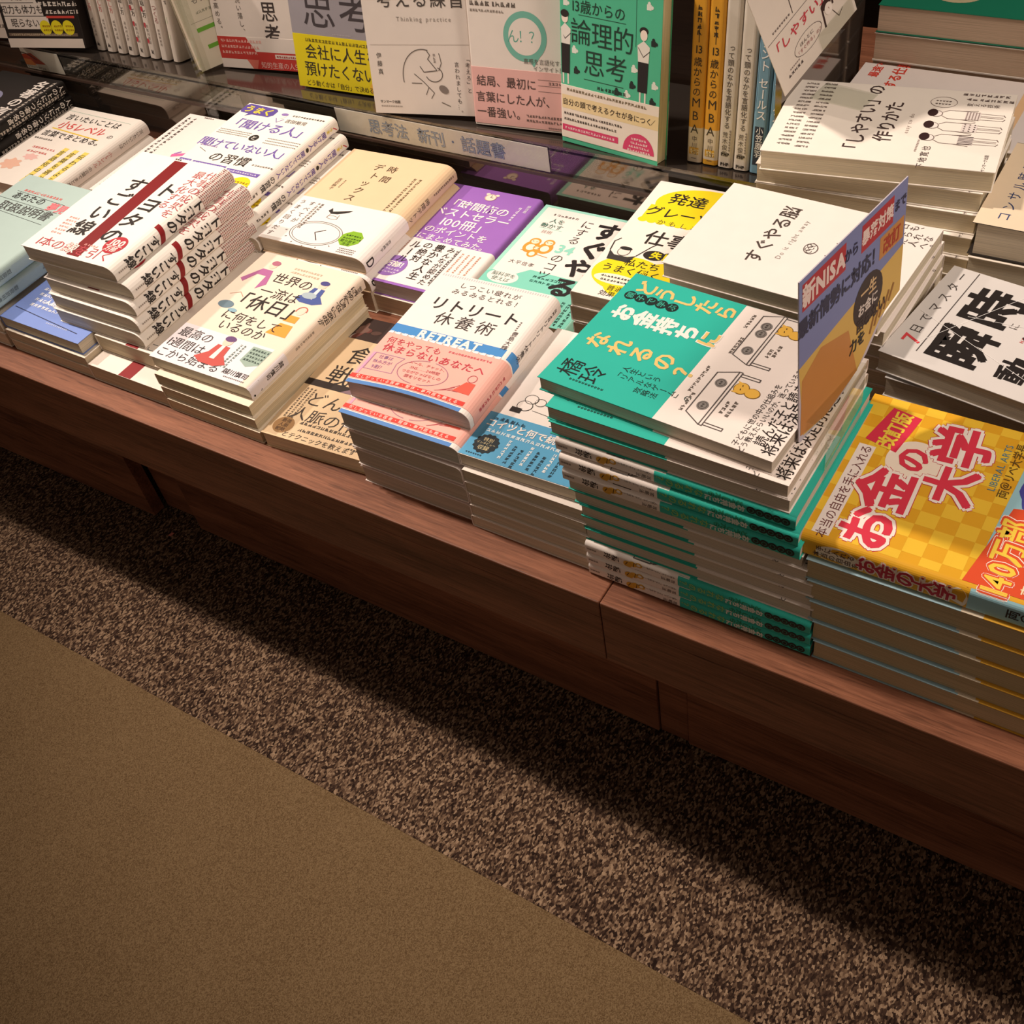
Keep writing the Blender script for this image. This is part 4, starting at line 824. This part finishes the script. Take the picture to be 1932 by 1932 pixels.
def d_blackb(P):
    P.rect(0, 0, 130, 12, 'd3c8be', 1)
    for k in range(4): P.rect(5, 24 + k * 17, 78 - k * 6, 40 + k * 17, 'd6cec6', 2); P.t(('眠らない', '知力も体力も', '才能も', '運動も')[k], 38, 32 + k * 17, 12, '3a3432', b=.004, L=4)
    for k in range(3): P.ell(70 + k * 19, 26, 9.4, 9.4, 'd9cc1e', 3); P.mark(65 + k * 19, 28, 4, 3, '9a6a10', L=5); P.mark(65 + k * 19, 23, 4, 3, '9a6a10', L=5)
    P.rect(76, 38, 122, 41, 'c8443a', 3); P.mark(76, 46, 8, 6, 'd8d0c8'); P.rect(4, 15, 120, 19, '6a5a4c', 2); P.mark(8, 17, 30, 3, 'b4a48c')
    for k in range(4): P.mark(60, 56 + k * 9, 9, 7, 'd8d0c8')
BLACKB = Book(128, 186, 22, side='R', cover='1d1512', page='e0d2c0', draw=d_blackb)
def s_txt(title, col, size, extra=None, auth=None, pub=None):
    def f(P):
        P.t(title, 8, 172, size, col, vert=True, b=.01, sp=1.05)
        if auth: P.t(auth, 8, 46, 6.4, G, vert=True, sp=1.15)
        if pub: P.t(pub, 8, 9, 4.4, '2a2624', b=.02); P.t(pub, 8, 22, 4.4, '2a2624', b=.02)
        if extra: extra(P)
    return f
def s_mba(P):
    P.t('13', 8.2, 110, 10, '3a3020', b=.01); P.t('歳からの', 8.2, 103, 9, '3a3020', vert=True, sp=1.05, b=.006)
    for k, ch in enumerate('MBA'): P.t(ch, 8.2, 60 - k * 13, 12.5, '3a3020', b=.0)
    P.rect(7.8, 116, 8.6, 128, '3a3020', 2); P.mark(8, 150, 5, 5, '3a3020', vert=True); P.t('中川功一', 8.2, 27, 6, G, vert=True, sp=1.1); P.rect(3, 8, 13, 15, 'd8a83a', 2); P.mark(4, 12.6, 3, 3, 'f0e0b0', L=4); P.mark(4, 9.8, 3, 3, 'f0e0b0', L=4)
MBA = Book(128, 188, 16.2, side='R', cover='d8ccb8', page='e0d2c0', r=(.004, .004), rt=(.004, .004), bands=((35, 'e0a332'),), spine=s_mba)
MBA2 = Book(128, 188, 16.2, side='R', cover='d9a232', page='e0d2c0', r=(.004, .004), rt=(.004, .004), bands=((5, 'd8ccb8'), (35, 'e0a332')), spine=s_mba)
NAKA = Book(128, 188, 15.8, side='R', cover='d3cbc0', page='e0d2c0', r=(.004, .004), rt=(.004, .004), spine=lambda P: (P.t('って頭のなかを言語化する', 8, 118, 6.6, G, vert=True, b=.006, sp=1.0), P.t('荒木俊哉', 7, 36, 6, G, vert=True, sp=1.05), P.mark(12, 38, 8, 2.4, '8a8078', vert=True), P.t('PHP', 8, 13.5, 4.6, '2a2624', b=.03), P.t('PHP', 8, 3.5, 4.6, '2a2624', b=.03), P.rect(0, 7.6, 15.8, 8.2, 'b8aea4', 2)))
INTENT = Book(128, 188, 15.5, side='R', cover='6f97ad', page='cfd4d4', r=(.004, .004), rt=(.004, .004), spine=lambda P: (P.rect(2, 60, 13.5, 150, '1f2a3c', 2), P.t('インテント', 8, 150, 10.5, 'e8e8e8', vert=True, b=.012, L=4), P.t('セールス', 8, 92, 10, 'e8e8e8', vert=True, b=.012, L=4), P.rect(3, 8, 12, 46, '2a3444', 2), P.t('小笠原羽', 8, 46, 7.6, 'e8e8e8', vert=True, L=4, b=.01)))
def spine_white(col, dots, dark):
    def f(P):
        P.mark(8, 186, 8, 8, dark, vert=True); P.t('伝わる話し方', 8, 96, 7.4, col, vert=True, b=.004); P.mark(8, 44, 5, 4.6, '9a9088', vert=True)
        for k in range(dots): P.ell(5, 62 - k * 20, 2.4, 3.4, 'b8404a', 3)
        P.mark(8, 12, 1, 6, '4a4440', vert=True)
    return f
SPA = Book(128, 186, 15.5, side='R', cover='d6ccc2', page='e0d2c0', r=(.005, .005), rt=(.005, .005), spine=spine_white('c86a68', 0, 'c88a84'))
SPB = Book(128, 186, 15.5, side='R', cover='d8cec4', page='e0d2c0', r=(.005, .005), rt=(.005, .005), spine=spine_white('3a3432', 0, '5a524c'))
SPC = Book(128, 186, 15.5, side='R', cover='d8cec4', page='e0d2c0', r=(.005, .005), rt=(.005, .005), spine=spine_white('3a3432', 3, '5a524c'))
SPD = Book(128, 186, 15.5, side='R', cover='d8cec4', page='e0d2c0', r=(.005, .005), rt=(.005, .005), spine=lambda P: (P.t('習慣', 8, 104, 13, 'c03a42', vert=True, b=.02), P.t('つくる', 8, 70, 8, 'a06a68', vert=True), P.mark(8, 40, 5, 4, '9a9088', vert=True)))
SPE = Book(128, 186, 13, side='R', cover='d4cabe', page='e0d2c0', r=(.005, .005), rt=(.005, .005), spine=lambda P: (P.rect(2, 48, 6, 56, '4a9a4a', 2), P.rect(2, 28, 6, 34, '4a9a4a', 2), P.mark(8, 150, 14, 5, '7a726a', vert=True)))
def d_stripe(P):
    P.t('もっと早く教えて', 56, 80, 9, '4a4440'); P.mark(20, 66, 18, 4, '8a8a78'); P.rect(14, 44, 100, 49, '5f9a2c', 2); P.rect(20, 22, 100, 27, '5f9a2c', 2); P.line([(10, 56), (100, 56)], .4, '6a6a5a'); P.mark(36, 36, 9, 5, 'c08a80')
STRIPE = Book(112, 186, 15, side='R', cover='c9c2ae', page='e0d2c0', draw=d_stripe)

# ------------------------------------------------------------------ the flat stacks, far end first
g_t = 'white paperbacks with the dark red stripe'
stk = 'the red-striped stack'
TZ = 0.043
for i, (x, y, dl) in enumerate(((-1.010, .064, 2.5), (-0.9965, .067, 1.6), (-.9965, .062, 1.2), (-.9965, .058, 1.0), (-.9965, .055, 1.2))):
    TOY.lay(x, y, TZ + .0176 * (4 - i), 0, dl, nth(i, 'white paperback with red stripe', stk), g_t)
for i in (0, 1):
    TOYLOW.lay(-.9425 + .001 * i, (.0535, .030)[i], .0215 * (1 - i), 0, 0.2, nth(5 + i, 'white paperback, page edges out', stk), g_t)
g = 'peach paperbacks with seated figures'
for i in range(4):
    (KYU if i == 0 else KYULOW).lay(-.8365 + (.0, .007, .010, .0125)[i], .040 - (.0, .008, .0095, .011)[i], .0145 * (3 - i), 0, (.8, .4, .1, 0)[i], nth(i, 'peach paperback', 'the seated-figures stack'), g)
SHOKU.lay(-.6925, .0285, 0, 0, 4.2, 'single tan paperback with large brush letters, lying between two taller stacks')
g = 'salmon banded small paperbacks'
RETCURL.lay(-.577, .050, .0858, 0, 3.0, 'small salmon-banded paperback with RETREAT lettering and curling cover, topmost of its stack', g)
RET.lay(-.5755, .0305, .0672, 0, 1.5, 'small salmon-banded paperback lying just under the RETREAT one on its stack', g)
for i in range(3):
    RETLOW.lay(-.5735 + .001 * i, .031, .0222 * (2 - i), 0, .3, nth(2 + i, 'small white paperback', 'the salmon-banded stack'), g)
g = 'sky blue banded paperbacks'
BLU.lay(-.4525, .0335, .0685, 0, 1.6, 'white paperback with a sky blue band and black seal, topmost of its stack', g)
for i in range(5):
    BLULOW.lay(-.4485 + (.0, .0005, .0025, .001, .0)[i], .029 - .0005 * i, .0137 * (4 - i), 0, (.6, .2, 0, .1, 0)[i], nth(1 + i, 'thin white paperback', 'the sky-blue-banded stack'), g)
# teal stack: orient 90 shows page edges to the aisle, -90 shows the spines
g = 'teal and white paperbacks at the platform joint'
rows = [(-.3705, .0495, 90, -4.0), (-.3575, .036, 90, -1.2), (-.3555, .034, 90, -.8), (-.350, .031, -90, -.6), (-.3465, .0275, -90, -.3), (-.3445, .0265, -90, -.2), (-.3435, .030, 90, .2), (-.3395, .030, 90, 0), (-.3345, .029, 90, .1), (-.3335, .029, 90, .2), (-.332, .028, 90, 0), (-.3315, .024, -90, 0), (-.3308, .0235, -90, .1), (-.3302, .0235, -90, 0)]
for i, (x, y, o, dl) in enumerate(rows):
    ds = 'teal-and-white paperback ' + ('with page edges out' if o == 90 else 'with spine showing')
    TEAL.lay(x, y, .0128 * (13 - i), o, dl, nth(i, ds, 'the teal stack'), g)
g = 'yellow checked paperbacks'
YEL.lay(-.1625, .034, .1015, 90, 0, 'large yellow checked paperback with a fat red title, topmost of its stack', g)
for i in range(5):
    YELLOW_LOW.lay(-.1535 + (.0, .0025, .006, .010, .0125)[i], .031 - .0015 * i, .0203 * (4 - i), -90, (.2, .1, 0, 0, 0)[i], nth(1 + i, 'large blue-edged paperback', 'the yellow checked stack'), g)
# left end
g = 'pale mint handbooks'
for i in (0, 1): MINT.lay(-1.2105 + .002 * i, .034 - .003 * i, .0645 - .0188 * i, 0, 0.4, nth(i, 'pale mint paperback', 'the mint stack ending the front row'), g)
for i in (0, 1): PLAIN.lay(-1.206 - .002 * i, .030, .0236 - .0186 * i - .0045, 0, 0, nth(2 + i, 'cream paperback', 'the pale mint stack'), g)
g = 'periwinkle blue paperbacks'
BLUE.lay(-1.0765, .034, .0282, 0, 0, 'periwinkle blue paperback partly under the red-striped books', g)
for i in (0, 1): BLUELOW.lay(-1.0735 + .001 * i, .0305, .0141 * (1 - i), 0, 0, ('cream paperback directly under the periwinkle blue one', 'cream paperback lowest under the periwinkle blue one')[i], g)
# back row
g = 'black cover paperbacks'
for i in range(3): BLK.lay(-1.519 + .006 * i, .244 - .002 * i, .052 - .0182 * i, 0, 1.5, nth(i, 'black paperback', 'the black white-lettered stack'), g)
g = 'white marker pen paperbacks'
for i in (0, 1): LEV.lay(-1.377 + .009 * i, .237 - .003 * i, .0205 - .0195 * i, 0, 1.4, ('white paperback with red and yellow marker lettering, beside the black stack', 'white paperback lowest in the pile under the marker pen one')[i], g)
PINK.lay(-1.147, .247, .042, 0, 1.0, 'white paperback with pink brush strokes behind the red-striped stack', 'pink brush paperbacks')
PLAIN.lay(-1.149, .246, .0235, 0, 0.8, 'cream paperback directly under the pink brush one', 'pink brush paperbacks')
PLAIN.lay(-1.148, .245, .005, 0, 0.8, 'cream paperback lowest in the pile under the pink brush one', 'pink brush paperbacks')
g = 'white and violet paperbacks'
for i in range(5): KIKU.lay(-1.017 + (.0, .0125, .0225, .020, .022)[i], .240 - (.0, .004, .007, .006, .005)[i], .0805 - (.0, .0178, .0354, .053, .0704)[i], 0, (2.0, 2.0, 1.6, 1, .6)[i], nth(i, 'white paperback', 'the violet-lettered stack'), g)
g = 'tan and white clock paperbacks'
DET.lay(-.8585, .238, .0465, 0, 2.6, 'tan and white paperback with a clock drawing and green octagon, topmost of its stack', g)
DET.lay(-.8535, .234, .0275, 0, 2.2, 'tan paperback directly under the clock drawing one', g)
CREAMS = Book(136, 186, 26.5, side='L', cover='eadfce', page='c9b8a0'); CREAMS.lay(-.8495, .236, .0005, 0, 1.6, 'thick cream book lowest in the clock stack', g)
g = 'purple paperbacks'
PUR.lay(-.7335, .2455, .0225, 0, 1.7, 'purple paperback with white lettering and a white band, topmost of its stack', g)
PURLOW = Book(124, 188, 22, side='L', cover='eadfd2', page='d6c6b0'); PURLOW.lay(-.7325, .244, .0002, 0, 1.4, 'thick cream book under the purple one', g)
g = 'mint edged paperbacks'
P34.lay(-.6055, .247, .0192, 0, 1.2, 'mint-edged white paperback with orange sloths and heavy black lettering', g)
P34.lay(-.6045, .245, .0, 0, .6, 'mint paperback hidden under the sloth cover one', g)
g = 'yellow cloud paperbacks'
HATS = (0, .002, .001, .003, .002)
for i in range(5): HAT.lay(-.4635 - HATS[i], .2435 - .001 * HATS[i], .0780 - (0, .0172, .0360, .0532, .0704)[i] , 0, (1.4, 1.0, 1.2, .6, .8)[i], nth(i, 'yellow-cloud paperback', 'its stack beside the sloth cover'), g)
g = 'plain white hand lettered paperbacks'
BX = (-.3616, -.3585, -.3555, -.3545, -.3535, -.3525, -.352, -.3515, -.3512, -.351)
for i in range(10): BRAIN.lay(BX[i], .232 + (.0, .004, .006, .007, .008, .008, .009, .009, .009, .009)[i], .1452 - .0158 * i if i < 9 else .0005, 90, (-3.2, -2.0, -1.2, -.6, -.4, -.2, 0, .2, 0, 0)[i], nth(i, 'plain white paperback', 'the line-drawing stack behind the teal one'), g)
g = 'white paperbacks with three figures'
SXS = (-.3355, -.3425, -.343, -.3430, -.342, -.342, -.341, -.341, -.341, -.341)
for i in range(10): SHIY.lay(SXS[i], (.370, .379, .379, .381, .380, .381, .381, .381, .381, .381)[i], .1713 - .0190 * i, 90, (7.5, 4.0, 3.2, 1.0, .5, .3, 0, .3, 0, 0)[i], nth(i, 'white paperback', 'the three-figure stack at the end panel'), g)
# right-hand bay
g = 'shrink wrapped grey-white books'
for i, (x, y, dl) in enumerate(((-.1745, .2245, -9), (-.166, .222, -4), (-.158, .226, -1), (-.157, .226, 0), (-.157, .226, 0), (-.157, .226, 0))):
    SHUN.lay(x, y, .111 - .0222 * i, 90, dl, nth(i, 'shrink-wrapped book', 'the heavy-lettered stack behind the yellow one'), g)
g = 'cream hardcovers'
KONSAL.lay(-.1515, .371, .128, 90, 0, 'cream hardcover with blue lettering down its edge, topmost of its stack', g)
for i in range(5): KONLOW.lay(-.150 + .001 * (i % 2), .369, .1024 - .0255 * i, 90, 0, nth(1 + i, 'cream book', 'the cream hardcover stack'), g)
g = 'white paperbacks with red lettering'
for i in range(6): REDWHITE.lay(-.334 + .002 * (i % 2), .512, .1195 - .0238 * i, 90, 0, nth(i, 'red-lettered white paperback', 'its stack before the dark green books'), g)
g = 'dark green books'
GRN.lay(-.3285, .6435, .1695, 90, 0, 'dark green book with a cream ring, topmost of its stack', g)
for i in range(6): GRNLOW.lay(-.3295, .6435, .1405 - .0281 * i, 90, 0, nth(1 + i, 'thick pale book', 'the dark green stack'), g)

# ------------------------------------------------------------------ upright books
DZ = lambda y: .1045 - (y - .466) * math.tan(R(8))
GREEN.stand(-0.593, 0.4755, DZ(0.4755), -7, 8, 'green paperback with puzzle pieces standing face out beside the orange spines')
PINKB.stand(-0.708, 0.4745, DZ(0.4745), 6, 10, 'grey paperback with a teal speech ring and pink band standing face out')
WHITEB.stand(-0.8345, 0.4563, DZ(0.4563), 13, 12, 'white paperback with a line drawing of a thinking figure standing face out')
YELB.stand(-0.9765, 0.4905, DZ(0.4905), 3, 12, 'grey paperback with a bright yellow band standing face out')
REDB.stand(-1.1215, 0.5035, DZ(0.5035), 9, 11, 'white paperback with a stepped dark red band standing face out')
ORANGEB = Book(112, 186, 16, side='R', cover='c8401c', page='d8ccc0', draw=lambda P: (P.rect(0, 0, 108, 34, 'd3c8be', 2), P.poly([(0, 34), (108, 34), (108, 60), (0, 90)], 'd8642c', 2), P.mark(20, 16, 12, 6, '6a5f58')), r=(.002, .002), rt=(.003, .003))
ORANGEB.stand(-1.605, 0.4475, DZ(0.4475), 10, 13, 'orange paperback standing face out at the shelf end beyond the black one')
BLACKB.stand(-1.4755, 0.4477, DZ(0.4477), 14, 13, 'black paperback with three yellow discs standing face out')
STRIPE.stand(-1.143, 0.4649, DZ(0.4649), 68, 9, 'pale paperback with two green stripes standing beside the clear divider')
g = 'orange and cream spines'
MBA.spineout(-.4445, .4640, DZ(.464), 0, 8.5, 0, 'orange and cream spine nearest the green puzzle book', g)
MBA2.spineout(-.4275, .4640, DZ(.464), 0, 8.5, 0, 'orange and cream spine with an orange foot', g)
NAKA.spineout(-.411, .4640, DZ(.464), 0, 8.5, 0, 'grey spine next to the orange ones', 'grey spines')
NAKA.spineout(-.3945, .4640, DZ(.464), 0, 8.5, 0, 'grey spine next to the blue ones', 'grey spines')
INTENT.spineout(-.3775, .4640, DZ(.464), 0, 8.5, 0, 'blue and navy spine next to the grey ones', 'blue and navy spines')
INTENT.spineout(-.3615, .4640, DZ(.464), 0, 8.5, 0, 'blue and navy spine against the glossy end panel', 'blue and navy spines')
g = 'white spines beside the clear divider'
for k, (sp, lb) in enumerate(((SPA, 'white spine with pale red lettering right beside the yellow disc cover'), (SPA, 'white spine with pale red lettering, second from the yellow disc cover'), (SPA, 'white spine with pale red lettering, third from the yellow disc cover'), (SPB, 'white spine with black lettering only, among the row of white spines'), (SPC, 'white spine with red dots, next to the plain black lettered one'), (SPC, 'white spine with red dots, next to the bold red lettered one'), (SPD, 'white spine with bold red lettering'), (SPE, 'thin white spine with two green tabs near the clear divider'))):
    sp.spineout(-1.339 + .0205 * k, .4725 + .0006 * k, DZ(.4725), 0, 9, 3.0, lb, g)

# ------------------------------------------------------------------ cards on clear stands
def plate(name, corners, thick, m, draw=None, parent=None, outline=None):
    """a flat card through three corners (lower near, lower far, upper near); outline in mm from the first corner"""
    o, a, b = (Vector(c) for c in corners); ex = (a - o); wd = ex.length; ex = ex / wd; ey = (b - o); ht = ey.length; ey = (ey - ex * ey.dot(ex)); ht = ey.length; ey = ey / ht; n = ex.cross(ey)
    pts = outline or [(0, 0), (wd * 1000, 0), (wd * 1000, ht * 1000), (0, ht * 1000)]
    mb = MB(); k = len(pts); th = thick
    mb.add([(u / 1000, v / 1000, 0) for u, v in pts] + [(u / 1000, v / 1000, -th) for u, v in pts], [tuple(range(k)), tuple(range(2 * k - 1, k - 1, -1))] + [(i, k + i, k + (i + 1) % k, (i + 1) % k) for i in range(k)], m)
    if draw: draw(Print(mb, lambda u, v, L: (u / 1000, v / 1000, EPS * L)))
    ob = mb.build(name, parent); M = Matrix(((ex.x, ey.x, n.x, o.x), (ex.y, ey.y, n.y, o.y), (ex.z, ey.z, n.z, o.z), (0, 0, 0, 1)))
    return ob, M
def d_nisa(P):
    W = 150
    P.poly([(0, 62), (0, 128), (W, 128), (W, 70)], '8088b8', 1); P.poly([(0, 62), (W, 78), (W, 40), (120, 34), (86, 8), (40, -2), (6, 2)], 'dcb660', 1); P.poly([(2, 4), (40, -2), (86, 8), (70, 52), (30, 62), (4, 50)], 'c98a4a', 2)
    P.rect(4, 104, 62, 124, 'b8343c', 2); P.t('新NISA', 33, 114, 17, 'f0d8d0', b=.04, L=4); P.t('から', 70, 113, 10, '2a2a4a', b=.03, L=4); P.rect(84, 104, 130, 124, 'b8343c', 2); P.t('暴落対策', 107, 114, 11.5, 'f0d8d0', b=.03, L=4); P.t('まで', 140, 114, 9, '2a2a4a', b=.03, L=4)
    P.t('最新情勢に対応！', 56, 92, 14.5, '34344e', b=.035, L=4); P.rect(112, 84, 148, 101, 'c98a4a', 2); P.t('改訂', 130, 92, 13, 'b0402c', b=.03, L=4)
    P.ell(98, 62, 22, 20, '3a2a26', 3); P.t('一生', 98, 70, 12, 'd9b88a', b=.03, L=5); P.t('お金に', 98, 58, 10, 'e0d4cc', b=.03, L=5); P.t('困らない', 104, 46, 11, '3a2a26', b=.03, L=5); P.t('力を', 84, 34, 12, '2a2422', b=.03, L=5)
    for k in range(5): P.line([(104 + k * 7, 30 + k * 3), (110 + k * 7, 44 + k * 2)], 3, '9a6a2a', 3)
t = thing('price_card', (-.172, .075, .168 + H0), 'blue and yellow promotional card on a clear stand beside the teal stack', 'sign')
CN = ((-.1785, .071, .168), (-.1570, .200, .168), (-.187, .058, .276))
out = [(0, 0)] + [(4, -3), (30, -4), (60, 2), (88, 14), (112, 36), (128, 62), (131, 90), (131, 128), (0, 128)]
def place_plate(name, corners, *a, **k):
    ob, M = plate(name, corners, *a, **k); ob.matrix_basis = Matrix.Translation((0, 0, 0)) @ (Matrix.Translation(-t.location + Vector((0, 0, H0))) @ M); return ob
def dn(P):
    Q = Print(P.mb, lambda u, v, L: P.fn(u * 131 / 150, v, L)); d_nisa(Q)
o = place_plate('card', CN, .0008, paper('c9c2cd'), draw=dn, parent=t, outline=out)
CL2 = CL
for nm, cc in (('stand_plate', ((-.1615, .078, .1235), (-.1615, .150, .1235), (-.1615, .078, .178))), ('stand_arm', ((-.186, .080, .1800), (-.1612, .080, .1800), (-.186, .150, .1800)))):
    place_plate(nm, cc, .0012, CL2, parent=t)
def d_easy(P):
    P.line([(-1 + 1, 96), (0.5, 97)], .1, '5a4c4a', 2)
    P.line(EL, .6, '5a4c4a', 2); P.mark(10, 66, 8, 2.6, '5a4c4a'); P.line([(37, 90), (36, 64)], .8, '4a3c3a', 2)
    P.t('「しやすい」', 39, 48, 12.5, 'c23a48', b=.014, L=4, skew=.1); P.t('の', 79, 49, 9, 'c23a48', L=4)
    P.arc(42, 26, 18, 10, 0, 360, .5, '5a4c4a', 3); P.t('ほんとに', 41, 29, 4.6, '4a3c3a', L=4); P.t('「すぐ作る」の？', 43, 23, 4.4, 'a05a5a', L=4)
    for (u, v) in ((70, 30), (84, 44)): P.ell(u, v + 8, 6.4, 5, '3a2422', 4); P.ell(u + 1.4, v + 2, 4.6, 6, 'eadfd6', 5); P.line([(u + 5, v - 4), (u + 10, v - 16), (u + 16, v - 12)], .6, '4a3c3a', 3); P.line([(u - 5.4, v + 6), (u - 6.6, v - 12)], 1.8, '3a2422', 4); P.line([(u + 1.6, v + 3), (u + 2, v + 1)], .5, '8a4a48', 6)
    P.mark(10, 13, 5, 3.6, '4a3c3a', vert=False); P.mark(14, 18, 6, 2, '7a6a68')
EL = [(2, 60), (98, 61)]
t = thing('display_card', (-.343, .444, .2 + H0), 'white hand-lettered card with red writing tipped on its corner over the three-figure books', 'sign')
P0 = Vector((-.3429, .4438, .2000)); EX = Vector((.03087, .08616, .045)).normalized(); NN = EX.cross(Vector((-.0151, -.0418, .102))).normalized(); EY = NN.cross(EX)
ob = place_plate('card', (P0, P0 + EX * .100, P0 + EY * .148), .0008, paper('ded3c8'), draw=d_easy, parent=t)
for nm, o2, w2, h2 in (('stand_plate', P0 - NN * .0024 + EX * .030 - EY * .004, .062, .060), ('stand_fold', P0 + NN * .0016 + EX * .052 - EY * .003, .044, .022)):
    place_plate(nm, (o2, o2 + EX * w2, o2 + EY * h2), .0010, CL2, parent=t)
f0 = Vector((-.3275, .4640, .1915)); place_plate('stand_foot', (f0, f0 + Vector((.050, -.008, .0)), f0 + Vector((.004, .030, 0))), .0010, CL2, parent=t)
mb = MB(); mb.add([(0, 0, .0006), (.004, .001, .0008), (.005, .007, .001), (.001, .006, .0012), (0, 0, 0), (.004, .001, 0), (.005, .007, 0), (.001, .006, 0)], [(0, 1, 2, 3), (7, 6, 5, 4), (0, 4, 5, 1), (1, 5, 6, 2), (2, 6, 7, 3), (3, 7, 4, 0)], paper('c8786a'))
o = mb.build('paper_scrap'); o.location = (-1.018, .052, .0007); tag(o, 'tiny pinkish paper scrap on the dark carpet below the leg block', 'litter')
bpy.data.objects.remove(_fo)
